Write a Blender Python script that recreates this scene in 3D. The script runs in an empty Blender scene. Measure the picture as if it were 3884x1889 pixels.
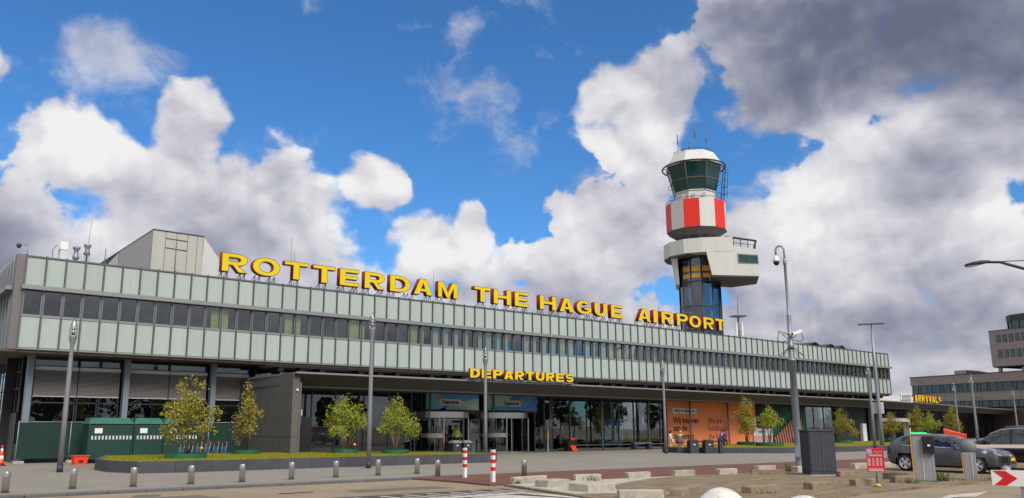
import bpy, bmesh, math, random
from math import radians, sin, cos, pi, atan2, hypot
from mathutils import Vector, Matrix
random.seed(7)
S = bpy.context.scene
COL = S.collection

# ------------------------------------------------------------------ camera
cam = bpy.data.cameras.new('camera'); camo = bpy.data.objects.new('camera', cam); COL.objects.link(camo)
camo.location = (0, 0, 1.7)
camo.rotation_euler = (radians(90 + 11.2), 0, radians(-38.27))
cam.sensor_width = 36; cam.lens = 28.372; cam.shift_x = .02678; cam.shift_y = .01815
cam.clip_start = .1; cam.clip_end = 9000
S.camera = camo

# ------------------------------------------------------------------ world: sky with cumulus clouds
SUN_AZ, SUN_EL = radians(188), radians(44)
W = bpy.data.worlds.new('World'); S.world = W; W.use_nodes = True; W.cycles.sampling_method = 'MANUAL'; W.cycles.sample_map_resolution = 256
nt = W.node_tree; nt.nodes.clear()
def N(t, **k):
    n = nt.nodes.new(t)
    for a, b in k.items(): setattr(n, a, b)
    return n
def LK(a, b): nt.links.new(a, b)
def M(op, a, b=None, c=None, clamp=False):
    n = N('ShaderNodeMath', operation=op); n.use_clamp = clamp
    for i, v in enumerate((a, b, c)):
        if v is None: continue
        if isinstance(v, (int, float)): n.inputs[i].default_value = v
        else: LK(v, n.inputs[i])
    return n.outputs[0]
def VM(op, a, b):
    n = N('ShaderNodeVectorMath', operation=op)
    for i, v in enumerate((a, b)):
        if isinstance(v, (tuple, list)): n.inputs[i].default_value = v
        else: LK(v, n.inputs[i])
    return n.outputs[0]
def SS(x, lo, hi):
    n = N('ShaderNodeMapRange', interpolation_type='SMOOTHSTEP'); LK(x, n.inputs[0])
    n.inputs[1].default_value = lo; n.inputs[2].default_value = hi
    return n.outputs[0]
def MIXC(f, a, b):
    n = N('ShaderNodeMix', data_type='RGBA')
    if isinstance(f, (int, float)): n.inputs[0].default_value = f
    else: LK(f, n.inputs[0])
    for i, v in ((6, a), (7, b)):
        if isinstance(v, (tuple, list)): n.inputs[i].default_value = (*v[:3], 1)
        else: LK(v, n.inputs[i])
    return n.outputs[2]
sky = N('ShaderNodeTexSky', sky_type='NISHITA', sun_disc=False)
sky.sun_elevation = SUN_EL; sky.sun_rotation = SUN_AZ; sky.air_density = 1.0; sky.dust_density = .25; sky.ozone_density = 3.0
tc = N('ShaderNodeTexCoord'); sep = N('ShaderNodeSeparateXYZ'); LK(tc.outputs['Generated'], sep.inputs[0])
AZ = M('MULTIPLY', M('ARCTAN2', sep.outputs[0], sep.outputs[1]), 180 / pi)
EL = M('MULTIPLY', M('ARCSINE', sep.outputs[2]), 180 / pi)
cmb = N('ShaderNodeCombineXYZ'); LK(M('MULTIPLY', AZ, .1), cmb.inputs[0]); LK(M('MULTIPLY', EL, .115), cmb.inputs[1])
P0 = cmb.outputs[0]
def fbm(vec, scale, detail=9, rough=.55, off=(0, 0, 0), lac=2.1):
    n = N('ShaderNodeTexNoise'); n.noise_dimensions = '3D'
    LK(VM('ADD', vec, off), n.inputs['Vector'])
    n.inputs['Scale'].default_value = scale; n.inputs['Detail'].default_value = detail
    n.inputs['Roughness'].default_value = rough; n.inputs['Lacunarity'].default_value = lac
    return n.outputs[0]
warp = N('ShaderNodeTexNoise'); LK(P0, warp.inputs['Vector']); warp.inputs['Scale'].default_value = 1.3; warp.inputs['Detail'].default_value = 2
PW = VM('ADD', P0, VM('MULTIPLY', VM('SUBTRACT', warp.outputs[1], (.5, .5, .5)), (.35, .3, 0)))
AE = N('ShaderNodeCombineXYZ'); LK(AZ, AE.inputs[0]); LK(EL, AE.inputs[1]); AE = AE.outputs[0]
def d2(a, e, ra, re):
    v = VM('MULTIPLY', VM('SUBTRACT', AE, (a, e, 0)), (1 / ra, 1 / re, 0)); n = N('ShaderNodeVectorMath', operation='DOT_PRODUCT'); LK(v, n.inputs[0]); LK(v, n.inputs[1]); return n.outputs['Value']
def heap(a, e, ra, re): return M('MULTIPLY_ADD', d2(a, e, ra, re), -1, 1)
def blob(a, e, ra, re, amp): return M('MULTIPLY', M('EXPONENT', M('MULTIPLY', d2(a, e, ra, re), -1)), amp)
def total(l):
    r = l[0]
    for x in l[1:]: r = M('ADD', r, x)
    return r
def puff(off, det=7, cells=((3.6, .20, .8), (9.0, .085, .7))):
    "heaped-up billows: soft cells on top of fractal noise"
    v = VM('ADD', PW, off); t = fbm(v, 2.3, det, .52)
    for sc, am, sm in cells:
        n = N('ShaderNodeTexVoronoi', feature='SMOOTH_F1'); LK(v, n.inputs['Vector']); n.inputs['Scale'].default_value = sc; n.inputs['Smoothness'].default_value = sm
        n.voronoi_dimensions = '2D'; t = M('ADD', t, M('MULTIPLY', M('SUBTRACT', .42, n.outputs['Distance']), am))
    return t
# where the cumulus heaps stand (degrees of azimuth / elevation)
HEAPS = [(16, 10, 15, 8), (21, 14.5, 8, 4.6), (10.3, 17.3, 4.0, 3.4), (17.2, 19, 2.6, 4.6), (24.8, 12.6, 3.8, 3.8), (30.3, 16.9, 2.9, 2.1),
         (34, 12, 3.2, 3.2), (37.4, 13, 1.6, 3.0), (43, 9.6, 8, 3.6), (45.6, 15.2, 3.0, 2.8), (49, 12.5, 4.5, 4), (48.6, 21.4, 3.9, 3.7), (51.4, 22, 3.2, 3.8), (50.8, 18.2, 2.6, 2.4),
         (64.5, 25.5, 12, 7.5), (76, 22, 10, 10), (70, 19.5, 6, 5), (62, 21, 6, 2.5), (61.5, 13.6, 5.0, 4.6), (58, 11.5, 5, 4.6), (67, 11, 9, 7), (66, 5, 22, 6), (30, 7, 30, 4), (3, 22, 3, 2)]
field = None
for h in HEAPS:
    q = heap(*h); field = q if field is None else M('MAXIMUM', field, q)
field = M('MAXIMUM', field, -.75)
# the sky goes on in the same broken-cloud pattern beyond the frame
away = M('MAXIMUM', SS(d2(40, 13, 46, 24), 1.0, 1.6), 0)
broad = M('MULTIPLY_ADD', fbm(P0, .55, 3, .5, (9, 4, 2)), 5.0, -1.85)
field = M('ADD', M('MULTIPLY', field, M('SUBTRACT', 1, away)), M('MULTIPLY', broad, away))
n1 = puff((0, 0, 0))
dens = M('ADD', M('MULTIPLY', field, .34), M('SUBTRACT', n1, .515))
alpha = SS(dens, .0, .075)
soft = SS(dens, -.07, .16)
edge = SS(fbm(P0, 1.1, 2, .5, (3, 8, 4)), .40, .62)
alpha = M('ADD', M('MULTIPLY', alpha, edge), M('MULTIPLY', soft, M('SUBTRACT', 1, edge)))
veil = M('MULTIPLY', SS(M('ADD', fbm(PW, 1.3, 6, .6, (5, 3, 1)), total([blob(12.5, 23.4, 4.5, 1.8, .20), blob(6, 21, 3, 3, .16), blob(36.5, 27.5, 1.6, 2.2, .14), blob(30, 17, 12, 2, .05)])), .56, .80), .70)
alpha = M('MAXIMUM', alpha, veil)
# self shading: compare with the density a little nearer the light (up and to the right)
one = ((3.6, .24, .9),)
shade = M('SUBTRACT', puff((0, 0, 0), 4.5, one), puff((.04, .11, 0), 3.5, one))
lit = M('MULTIPLY_ADD', M('SUBTRACT', fbm(P0, 1.3, 3, .5, (1, 6, 2)), .5), .75, .71)
wob = M('MULTIPLY_ADD', fbm(PW, 1.6, 4, .55, (8, 1, 5)), 1.6, .2)
rain = M('MULTIPLY', total([blob(64, 25, 11, 4.6, .62), blob(57.5, 21.5, 4, 2, .25), blob(77, 22, 8, 6, .40), blob(68, 15.5, 4.5, 2.0, .38), blob(5, 11, 4.2, 3.6, .55), blob(21.5, 12.2, 5.5, 2.0, .28), blob(67, 6.0, 12, 3.0, .34), blob(46, 9, 8, 2, .22), blob(48, 13.4, 3, 1.2, .2)]), wob)
lit = M('ADD', M('SUBTRACT', lit, rain), M('MULTIPLY', shade, M('MULTIPLY_ADD', M('MINIMUM', rain, .7), -.8, .88)))
lit = M('ADD', lit, total([blob(10.3, 18.2, 2.6, 2.2, .42), blob(61.8, 15.5, 4.0, 3.0, .40), blob(49, 22, 4, 3.2, .22), blob(33.6, 12.2, 2.0, 1.6, .38), blob(72, 13.5, 2.2, 3, .30), blob(66.5, 19.2, 3, 1.2, .22), blob(30.3, 17.2, 2.5, 1.6, .25), blob(40, 12.3, 2, 1, .25), blob(27, 13.5, 2, 1.4, .2)]))
K = 10.0
cr = N('ShaderNodeValToRGB'); LK(lit, cr.inputs[0]); cr.color_ramp.interpolation = 'B_SPLINE'
for i, (p, c) in enumerate(((0, (.125, .14, .205)), (.22, (.20, .215, .30)), (.45, (.38, .39, .475)), (.68, (.60, .595, .66)), (.88, (.78, .775, .80)), (1, (.90, .895, .90)))):
    e = cr.color_ramp.elements[i] if i < 2 else cr.color_ramp.elements.new(p); e.position = p; e.color = (*c, 1)
vs_ = N('ShaderNodeVectorMath', operation='SCALE'); LK(cr.outputs[0], vs_.inputs[0]); vs_.inputs['Scale'].default_value = K; ccol = vs_.outputs[0]
tint = N('ShaderNodeMix', data_type='RGBA', blend_type='MULTIPLY'); tint.inputs[0].default_value = 1
LK(sky.outputs[0], tint.inputs[6]); tint.inputs[7].default_value = (.52, 1.02, 1.44, 1)
bgcol = MIXC(alpha, tint.outputs[2], ccol)
bg = N('ShaderNodeBackground'); LK(bgcol, bg.inputs[0]); bg.inputs[1].default_value = .1
wo = N('ShaderNodeOutputWorld'); LK(bg.outputs[0], wo.inputs[0])

# ------------------------------------------------------------------ sun
sl = bpy.data.lights.new('sun', 'SUN'); sl.energy = 3.6; sl.angle = radians(30); sl.color = (1, .93, .82)
so = bpy.data.objects.new('sun', sl); COL.objects.link(so)
sd = Vector((sin(SUN_AZ) * cos(SUN_EL), cos(SUN_AZ) * cos(SUN_EL), sin(SUN_EL)))
so.rotation_euler = sd.to_track_quat('Z', 'Y').to_euler()
S.view_settings.view_transform = 'Standard'; S.view_settings.look = 'None'; S.view_settings.exposure = 0; S.view_settings.gamma = 1
S.render.engine = 'CYCLES'
S.cycles.max_bounces = 7; S.cycles.diffuse_bounces = 3; S.cycles.glossy_bounces = 3; S.cycles.transparent_max_bounces = 12; S.cycles.caustics_reflective = False; S.cycles.caustics_refractive = False

# ================================================================== helpers
def lin(r, g, b):
    f = lambda v: (v / 255 / 12.92) if v / 255 <= .04045 else ((v / 255 + .055) / 1.055) ** 2.4
    return (f(r), f(g), f(b))
MATS = {}
def mat(name, col, rough=.6, metal=0., var=.12, scale=3., bump=0., bscale=40., col2=None, spec=.5, rnd=0., stretch=(1, 1, 1), emit=0., coat=0.):
    if name in MATS: return MATS[name]
    m = bpy.data.materials.new(name); m.use_nodes = True; t = m.node_tree; p = t.nodes['Principled BSDF']
    p.inputs['Roughness'].default_value = rough; p.inputs['Metallic'].default_value = metal
    p.inputs['Specular IOR Level'].default_value = spec; p.inputs['Coat Weight'].default_value = coat
    g = t.nodes.new('ShaderNodeNewGeometry'); mp = t.nodes.new('ShaderNodeMapping'); mp.inputs['Scale'].default_value = stretch
    t.links.new(g.outputs['Position'], mp.inputs[0])
    n = t.nodes.new('ShaderNodeTexNoise'); n.inputs['Scale'].default_value = scale; n.inputs['Detail'].default_value = 6; n.inputs['Roughness'].default_value = .65
    t.links.new(mp.outputs[0], n.inputs[0])
    mr = t.nodes.new('ShaderNodeMapRange'); mr.inputs[1].default_value = .3; mr.inputs[2].default_value = .7
    t.links.new(n.outputs[0], mr.inputs[0])
    mx = t.nodes.new('ShaderNodeMix'); mx.data_type = 'RGBA'; t.links.new(mr.outputs[0], mx.inputs[0])
    c2 = col2 or tuple(min(1, v * (1 + var)) for v in col); c1 = tuple(v * (1 - var) for v in col) if not col2 else col
    mx.inputs[6].default_value = (*c1, 1); mx.inputs[7].default_value = (*c2, 1)
    out = mx.outputs[2]
    if bump:
        n5 = t.nodes.new('ShaderNodeTexNoise'); n5.inputs['Scale'].default_value = 16; n5.inputs['Detail'].default_value = 8; n5.inputs['Roughness'].default_value = .8
        t.links.new(g.outputs['Position'], n5.inputs[0]); m5 = t.nodes.new('ShaderNodeMapRange'); m5.inputs[1].default_value = .3; m5.inputs[2].default_value = .7; m5.inputs[3].default_value = .80; m5.inputs[4].default_value = 1.18
        t.links.new(n5.outputs[0], m5.inputs[0]); h5 = t.nodes.new('ShaderNodeHueSaturation'); t.links.new(m5.outputs[0], h5.inputs['Value']); t.links.new(out, h5.inputs['Color']); out = h5.outputs[0]
    if rnd:
        oi = t.nodes.new('ShaderNodeObjectInfo'); hs = t.nodes.new('ShaderNodeHueSaturation')
        m2 = t.nodes.new('ShaderNodeMapRange'); m2.inputs[3].default_value = 1 - rnd; m2.inputs[4].default_value = 1 + rnd
        t.links.new(oi.outputs['Random'], m2.inputs[0]); t.links.new(m2.outputs[0], hs.inputs['Value']); t.links.new(out, hs.inputs['Color']); out = hs.outputs[0]
    t.links.new(out, p.inputs['Base Color'])
    if bump:
        n2 = t.nodes.new('ShaderNodeTexNoise'); n2.inputs['Scale'].default_value = bscale; n2.inputs['Detail'].default_value = 4
        t.links.new(g.outputs['Position'], n2.inputs[0])
        b = t.nodes.new('ShaderNodeBump'); b.inputs['Strength'].default_value = bump; b.inputs['Distance'].default_value = .02
        t.links.new(n2.outputs[0], b.inputs['Height']); t.links.new(b.outputs[0], p.inputs['Normal'])
    if emit:
        p.inputs['Emission Color'].default_value = (*col, 1); p.inputs['Emission Strength'].default_value = emit
    MATS[name] = m; return m
def glass(name, tint=(.5, .55, .55), f0=.12, rough=.02, wav=0., wscale=1., body=None):
    m = bpy.data.materials.new(name); m.use_nodes = True; t = m.node_tree
    t.nodes.remove(t.nodes['Principled BSDF']); o = t.nodes['Material Output']
    tr = t.nodes.new('ShaderNodeBsdfTransparent'); tr.inputs[0].default_value = (*tint, 1)
    gl = t.nodes.new('ShaderNodeBsdfGlossy'); gl.inputs['Roughness'].default_value = rough; gl.inputs[0].default_value = (.95, .98, 1, 1)
    lw = t.nodes.new('ShaderNodeLayerWeight'); lw.inputs[0].default_value = .25
    mr = t.nodes.new('ShaderNodeMapRange'); mr.inputs[3].default_value = f0; mr.inputs[4].default_value = .9
    t.links.new(lw.outputs['Fresnel'], mr.inputs[0])
    mx = t.nodes.new('ShaderNodeMixShader'); t.links.new(mr.outputs[0], mx.inputs[0]); t.links.new(tr.outputs[0], mx.inputs[1]); t.links.new(gl.outputs[0], mx.inputs[2])
    if wav:
        g = t.nodes.new('ShaderNodeNewGeometry'); n = t.nodes.new('ShaderNodeTexNoise'); n.inputs['Scale'].default_value = wscale; n.inputs['Detail'].default_value = 1
        b = t.nodes.new('ShaderNodeBump'); b.inputs['Strength'].default_value = wav; b.inputs['Distance'].default_value = .05
        t.links.new(g.outputs['Position'], n.inputs[0]); t.links.new(n.outputs[0], b.inputs['Height']); t.links.new(b.outputs[0], gl.inputs['Normal']); t.links.new(b.outputs[0], lw.inputs['Normal'])
    last = mx
    if body:
        df = t.nodes.new('ShaderNodeBsdfDiffuse'); df.inputs[0].default_value = (*body, 1); m2 = t.nodes.new('ShaderNodeMixShader'); m2.inputs[0].default_value = .45
        t.links.new(mx.outputs[0], m2.inputs[1]); t.links.new(df.outputs[0], m2.inputs[2]); last = m2
    t.links.new(last.outputs[0], o.inputs[0]); MATS[name] = m; return m

class MB:
    def __init__(s): s.v = []; s.f = []; s.smooth = []
    def add(s, vs, fs, sm=False):
        o = len(s.v); s.v += [tuple(v) for v in vs]; s.f += [tuple(i + o for i in f) for f in fs]; s.smooth += [sm] * len(fs); return s
    def box(s, x0, x1, y0, y1, z0, z1):
        return s.add([(x0, y0, z0), (x1, y0, z0), (x1, y1, z0), (x0, y1, z0), (x0, y0, z1), (x1, y0, z1), (x1, y1, z1), (x0, y1, z1)],
                     [(0, 3, 2, 1), (4, 5, 6, 7), (0, 1, 5, 4), (1, 2, 6, 5), (2, 3, 7, 6), (3, 0, 4, 7)])
    def bbox(s, x0, x1, y0, y1, z0, z1, b=.01):
        "box with chamfered vertical and top edges"
        lo = [(x0 + b, y0), (x1 - b, y0), (x1, y0 + b), (x1, y1 - b), (x1 - b, y1), (x0 + b, y1), (x0, y1 - b), (x0, y0 + b)]
        cx, cy = (x0 + x1) / 2, (y0 + y1) / 2
        ins = [(cx + (x - cx) * (1 - 2 * b / (x1 - x0)), cy + (y - cy) * (1 - 2 * b / (y1 - y0))) for x, y in lo]
        vs = [(x, y, z0) for x, y in lo] + [(x, y, z1 - b) for x, y in lo] + [(x, y, z1) for x, y in ins]
        fs = [tuple(range(7, -1, -1)), tuple(range(16, 24))]
        for k in (0, 8):
            for i in range(8): j = (i + 1) % 8; fs.append((k + i, k + j, k + 8 + j, k + 8 + i))
        return s.add(vs, fs)
    def prism(s, pts, z0, z1):
        n = len(pts); vs = [(x, y, z0) for x, y in pts] + [(x, y, z1) for x, y in pts]
        a = sum(pts[i][0] * pts[(i + 1) % n][1] - pts[(i + 1) % n][0] * pts[i][1] for i in range(n))
        fs = [tuple(range(n - 1, -1, -1)), tuple(range(n, 2 * n))] + [(i, (i + 1) % n, n + (i + 1) % n, n + i) for i in range(n)]
        if a < 0: fs = [f[::-1] for f in fs]
        return s.add(vs, fs)
    def extr(s, pts3, d):
        "extrude a planar 3-D polygon by vector d"
        n = len(pts3); q = [tuple(a + b for a, b in zip(p, d)) for p in pts3]
        return s.add(list(pts3) + q, [tuple(range(n)), tuple(range(2 * n - 1, n - 1, -1))] + [(i, n + i, n + (i + 1) % n, (i + 1) % n) for i in range(n)])
    def tube(s, pts, rad, n=8, cap=True):
        pts = [Vector(p) for p in pts]
        if not isinstance(rad, (list, tuple)): rad = [rad] * len(pts)
        vs = []; fs = []; up = Vector((0, 0, 1)); pa = None
        for i, p in enumerate(pts):
            t = (pts[min(i + 1, len(pts) - 1)] - pts[max(i - 1, 0)]).normalized()
            if pa is None: a = t.cross(up) if abs(t.z) < .95 else t.cross(Vector((0, 1, 0)))
            else: a = pa - t * pa.dot(t)
            a.normalize(); pa = a; b = t.cross(a)
            for k in range(n):
                q = 2 * pi * k / n; vs.append(tuple(p + (a * cos(q) + b * sin(q)) * rad[i]))
        for i in range(len(pts) - 1):
            for k in range(n): k2 = (k + 1) % n; fs.append((i * n + k, i * n + k2, (i + 1) * n + k2, (i + 1) * n + k))
        s.add(vs, fs, True)
        if cap:
            o = len(s.v) - len(vs); e = o + (len(pts) - 1) * n
            s.f += [tuple(range(o + n - 1, o - 1, -1)), tuple(range(e, e + n))]; s.smooth += [False, False]
        return s
    def lathe(s, prof, n=16, c=(0, 0), sm=True, ph=0., cap=True, sx=1, sy=1):
        vs = []; fs = []
        for r, z in prof:
            for k in range(n): q = ph + 2 * pi * k / n; vs.append((c[0] + r * sin(q) * sx, c[1] - r * cos(q) * sy, z))
        for i in range(len(prof) - 1):
            for k in range(n): k2 = (k + 1) % n; fs.append((i * n + k, i * n + k2, (i + 1) * n + k2, (i + 1) * n + k))
        s.add(vs, fs, sm)
        if cap:
            o = len(s.v) - len(vs); e = o + (len(prof) - 1) * n
            s.f += [tuple(range(o + n - 1, o - 1, -1)), tuple(range(e, e + n))]; s.smooth += [False, False]
        return s
    def mesh(s, name):
        m = bpy.data.meshes.new(name); m.from_pydata(s.v, [], s.f); m.polygons.foreach_set('use_smooth', s.smooth); m.update(); return m
    def obj(s, name, material, parent=None, world=False, smooth=None):
        return mobj(name, s.mesh(name), material, parent, world)
def mobj(name, me, material, parent=None, world=False):
    if material and not me.materials: me.materials.append(MATS[material] if isinstance(material, str) else material)
    o = bpy.data.objects.new(name, me); COL.objects.link(o)
    if parent is not None:
        o.parent = parent
        if world: o.matrix_parent_inverse = INV[parent.name]
    return o
INV = {}
def tag(o, label=None, cat=None, group=None, kind=None):
    for k, v in (('label', label), ('category', cat), ('group', group), ('kind', kind)):
        if v: o[k] = v
    return o
def thing(name, label, cat, loc=(0, 0, 0), rz=0, group=None):
    o = bpy.data.objects.new(name, None); COL.objects.link(o); o.location = loc; o.rotation_euler = (0, 0, rz); o.empty_display_size = .2
    INV[o.name] = (Matrix.Translation(loc) @ Matrix.Rotation(rz, 4, 'Z')).inverted()
    return tag(o, label, cat, group)
def put(name, me, parent, loc=(0, 0, 0), rz=0, material=None):
    "another object sharing a mesh"
    o = mobj(name, me, material, parent); o.location = loc; o.rotation_euler = (0, 0, rz); return o
def dup(root, loc, rz, label, group=None):
    r = root.copy(); COL.objects.link(r); r.location = loc; r.rotation_euler = (0, 0, rz); r['label'] = label
    if group: r['group'] = group
    def rec(a, b):
        for ch in list(a.children):
            c = ch.copy(); COL.objects.link(c); c.parent = b; rec(ch, c)
    rec(root, r); return r
def curve_mesh(name, polys, ext, off=0.):
    cu = bpy.data.curves.new(name, 'CURVE'); cu.dimensions = '2D'; cu.fill_mode = 'BOTH'; cu.extrude = ext; cu.offset = off
    for pl in polys:
        sp = cu.splines.new('POLY'); sp.points.add(len(pl) - 1); sp.use_cyclic_u = True
        for i, (x, y) in enumerate(pl): sp.points[i].co = (x, y, 0, 1)
    o = bpy.data.objects.new(name, cu); me = o.to_mesh().copy(); o.to_mesh_clear(); bpy.data.objects.remove(o); bpy.data.curves.remove(cu); me.name = name; return me
def text_mesh(body, size, ext=.004, bold=0., align='LEFT', sx=1.):
    cu = bpy.data.curves.new('text', 'FONT'); cu.body = body; cu.size = size; cu.extrude = ext; cu.offset = bold; cu.align_x = align
    cu.resolution_u = 3
    o = bpy.data.objects.new('text', cu); me = o.to_mesh().copy(); o.to_mesh_clear(); bpy.data.objects.remove(o); bpy.data.curves.remove(cu)
    for v in me.vertices: v.co.x *= sx
    return me
def upright(me, x, y, z, rz=0.):
    "stand a mesh drawn in XY up so that it faces -Y, then move it"
    m = Matrix.Translation((x, y, z)) @ Matrix.Rotation(rz, 4, 'Z') @ Matrix.Rotation(pi / 2, 4, 'X')
    me.transform(m); return me

# ------------------------------------------------------------------ materials
mat('asphalt', lin(146, 133, 114), .9, var=.16, scale=.55, bump=.5, bscale=90, spec=.2, rnd=0)
mat('asphalt_patch', lin(116, 106, 94), .9, var=.12, scale=.9, bump=.5, bscale=90, spec=.2)
mat('dark_paving', lin(88, 79, 74), .88, var=.14, scale=1.2, bump=.5, bscale=60, spec=.2)
mat('plaza', lin(137, 132, 124), .85, var=.09, scale=.35, bump=.3, bscale=60, spec=.25)
mat('plaza_dark', lin(98, 92, 87), .85, var=.08, scale=.5, bump=.3, bscale=60, spec=.25)
mat('brick_red', lin(112, 80, 72), .88, var=.16, scale=1.5, bump=.5, bscale=30, spec=.2)
mat('island', lin(104, 90, 72), .95, col2=lin(150, 136, 116), scale=1.6, bump=.8, bscale=25, spec=.15, stretch=(.55, 2.2, 1))
mat('kerb', lin(92, 92, 95), .85, var=.15, scale=2, bump=.3, rnd=.07)
mat('concrete_light', lin(150, 144, 130), .9, col2=lin(190, 184, 172), scale=3.5, bump=.7, rnd=.08)
mat('concrete_brown', lin(118, 103, 84), .95, col2=lin(150, 135, 113), scale=4, bump=.8, rnd=.08)
mat('road_paint', lin(205, 202, 192), .8, col2=lin(165, 160, 150), scale=3)
mat('earth', lin(92, 80, 62), .95, var=.2, scale=2, bump=.6)
mat('panel', lin(166, 178, 174), .24, var=.05, scale=2.2, rnd=.045, spec=.4, stretch=(2, 2, .12))
mat('alu', lin(138, 141, 143), .45, .35, var=.05, scale=4)
mat('alu_dark', lin(98, 102, 104), .45, .3, var=.05, scale=4)
mat('alu_brown', lin(112, 106, 110), .5, .2, var=.08, scale=2)
mat('roofing', lin(120, 118, 116), .9, var=.1)
mat('soffit', lin(88, 76, 68), .8, var=.15, scale=.8)
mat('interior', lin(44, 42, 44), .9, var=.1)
mat('interior_floor', lin(86, 84, 80), .5, var=.1)
mat('curtain_green', lin(176, 186, 118), .9, var=.22, scale=6, stretch=(4, 4, .1))
mat('curtain_pale', lin(188, 190, 178), .9, var=.15, scale=6, stretch=(4, 4, .1), rnd=.12)
mat('blind', lin(172, 164, 162), .6, .1, var=.06)
mat('rail_white', lin(200, 200, 198), .5, var=.05)
mat('column_blue', lin(118, 132, 142), .45, .1, var=.06)
mat('canopy_dark', lin(80, 80, 80), .85, var=.14, scale=2.5, bump=.4, bscale=50)
mat('canopy_trim', lin(128, 126, 124), .6, var=.06)
mat('wing_stone', lin(96, 94, 92), .9, var=.14, scale=2.2, bump=.5, bscale=45)
mat('steel', lin(190, 186, 180), .28, .9, var=.08, scale=10, stretch=(1, 1, .2))
mat('lamp_metal', lin(140, 142, 146), .42, .45, var=.05)
mat('galv', lin(140, 150, 160), .5, .4, var=.1, scale=3)
mat('black', lin(30, 30, 33), .55, var=.1)
mat('black_gloss', lin(20, 20, 22), .3, var=.1)
mat('cabinet', lin(50, 56, 66), .6, var=.08, scale=3)
mat('yellow', lin(220, 194, 26), .5, var=.04, spec=.2)
mat('sign_red', lin(150, 16, 22), .5, var=.06)
mat('letter_edge', lin(70, 14, 18), .6)
mat('white', lin(226, 226, 222), .5, var=.03)
mat('tower_white', lin(200, 202, 197), .6, var=.06, scale=1.2, stretch=(2, 2, .25))
mat('tower_red', lin(222, 40, 26), .5, var=.04)
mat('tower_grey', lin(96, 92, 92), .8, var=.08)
mat('orange_frame', lin(214, 160, 60), .6)
mat('red', lin(205, 24, 28), .5, var=.05)
mat('orange_red', lin(235, 72, 30), .5, var=.04)
mat('sign_crimson', lin(205, 22, 48), .45, var=.04)
mat('blue_sign', lin(70, 130, 205), .5)
mat('mural_orange', lin(244, 136, 92), .7, col2=lin(248, 160, 88), scale=.12)
mat('mural_green', lin(40, 96, 74), .7, col2=lin(70, 140, 112), scale=2.2, stretch=(3, 3, .2))
mat('mural_dark', lin(26, 40, 38), .7, var=.15)
mat('mural_pink', lin(206, 168, 176), .7)
mat('slat_salmon', lin(184, 120, 100), .7, var=.06)
mat('letter_black', lin(36, 28, 26), .8)
mat('banner_blue', lin(104, 186, 224), .6, col2=lin(84, 150, 222), scale=.5)
mat('banner_teal', lin(116, 204, 212), .6)
mat('banner_mint', lin(190, 224, 206), .6)
mat('pale_green', lin(170, 185, 170), .6)
mat('stone_wall', lin(70, 72, 80), .85, var=.14, scale=2, bump=.4, bscale=60, rnd=.08)
mat('grass', lin(108, 112, 28), .95, col2=lin(142, 132, 46), scale=1.4, bump=.6, bscale=40, spec=.1)
mat('grass_blade', lin(106, 116, 30), .9, col2=lin(152, 144, 52), scale=2.5, spec=.1)
mat('leaf', lin(104, 122, 28), .6, col2=lin(170, 172, 60), scale=7, spec=.3)
mat('leaf_olive', lin(112, 110, 34), .6, col2=lin(170, 158, 60), scale=7, spec=.3)
mat('bark', lin(132, 118, 96), .9, var=.2, scale=12)
mat('bark_dark', lin(92, 78, 62), .9, var=.2, scale=12)
mat('tree_far', lin(40, 56, 30), .9, var=.3, scale=2)
mat('planter_green', lin(30, 96, 66), .45, var=.12, scale=3)
mat('container_green', lin(16, 58, 50), .55, var=.2, scale=2)
mat('container_lid', lin(52, 104, 92), .5, var=.12)
mat('mesh_green', lin(10, 46, 40), .8, var=.25, scale=2)
mat('door_grey', lin(132, 140, 142), .6, var=.06)
mat('brick_grey', lin(150, 140, 136), .9, var=.1, scale=12, stretch=(1, 1, 5))
mat('brick_grey_dark', lin(96, 82, 78), .9, var=.1, scale=6)
mat('win_frame', lin(52, 56, 60), .5)
mat('curtain_teal', lin(120, 165, 158), .8, var=.15, scale=3, stretch=(3, 3, .2))
mat('fabric_white', lin(205, 206, 206), .7, var=.06, scale=3)
mat('plant_panel', lin(172, 172, 166), .6, var=.05, scale=1.2, stretch=(1, 1, .2))
mat('car_grey', lin(92, 92, 101), .30, .55, var=.04, coat=.6)
mat('car_dark', lin(44, 38, 46), .3, .45, var=.04, coat=.6)
mat('tyre', lin(26, 26, 27), .85)
mat('rim', lin(205, 206, 210), .4, .25)
mat('headlight', lin(215, 220, 225), .15, .3)
mat('tail_red', lin(140, 20, 28), .2)
mat('plate', lin(232, 178, 28), .5)
mat('machine_grey', lin(146, 148, 154), .5, .1, var=.04)
mat('machine_yellow', lin(246, 178, 20), .5, var=.03)
mat('ball_grey', lin(112, 114, 120), .6, var=.05, scale=20)
mat('green_light', (.01, .62, .16), .4, emit=.9)
mat('boom', lin(214, 200, 186), .5, var=.04)
mat('hivis', lin(200, 235, 40), .6, var=.06)
mat('skin', lin(196, 146, 120), .6, var=.04); mat('hair_dark', lin(48, 36, 30), .7); mat('hair_blond', lin(176, 148, 110), .7); mat('hair_grey', lin(120, 112, 106), .7)
mat('cloth_black', lin(28, 28, 34), .85); mat('cloth_white', lin(200, 200, 204), .85); mat('cloth_green', lin(84, 92, 70), .85, var=.2, scale=20); mat('cloth_blue', lin(34, 66, 160), .8); mat('cloth_cream', lin(210, 200, 186), .85); mat('cloth_red', lin(170, 40, 34), .8)
mat('shoe', lin(60, 46, 40), .7)
mat('weed', lin(84, 98, 40), .9, var=.3, scale=20)
mat('toy_orange', lin(240, 150, 20), .5)
mat('trolley_blue', lin(80, 150, 205), .5)
glass('glass_window', (.84, .88, .87), .07, .01, .22, .7)
glass('glass_shop', (.80, .86, .86), .05, .01, .10, .5)
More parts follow.
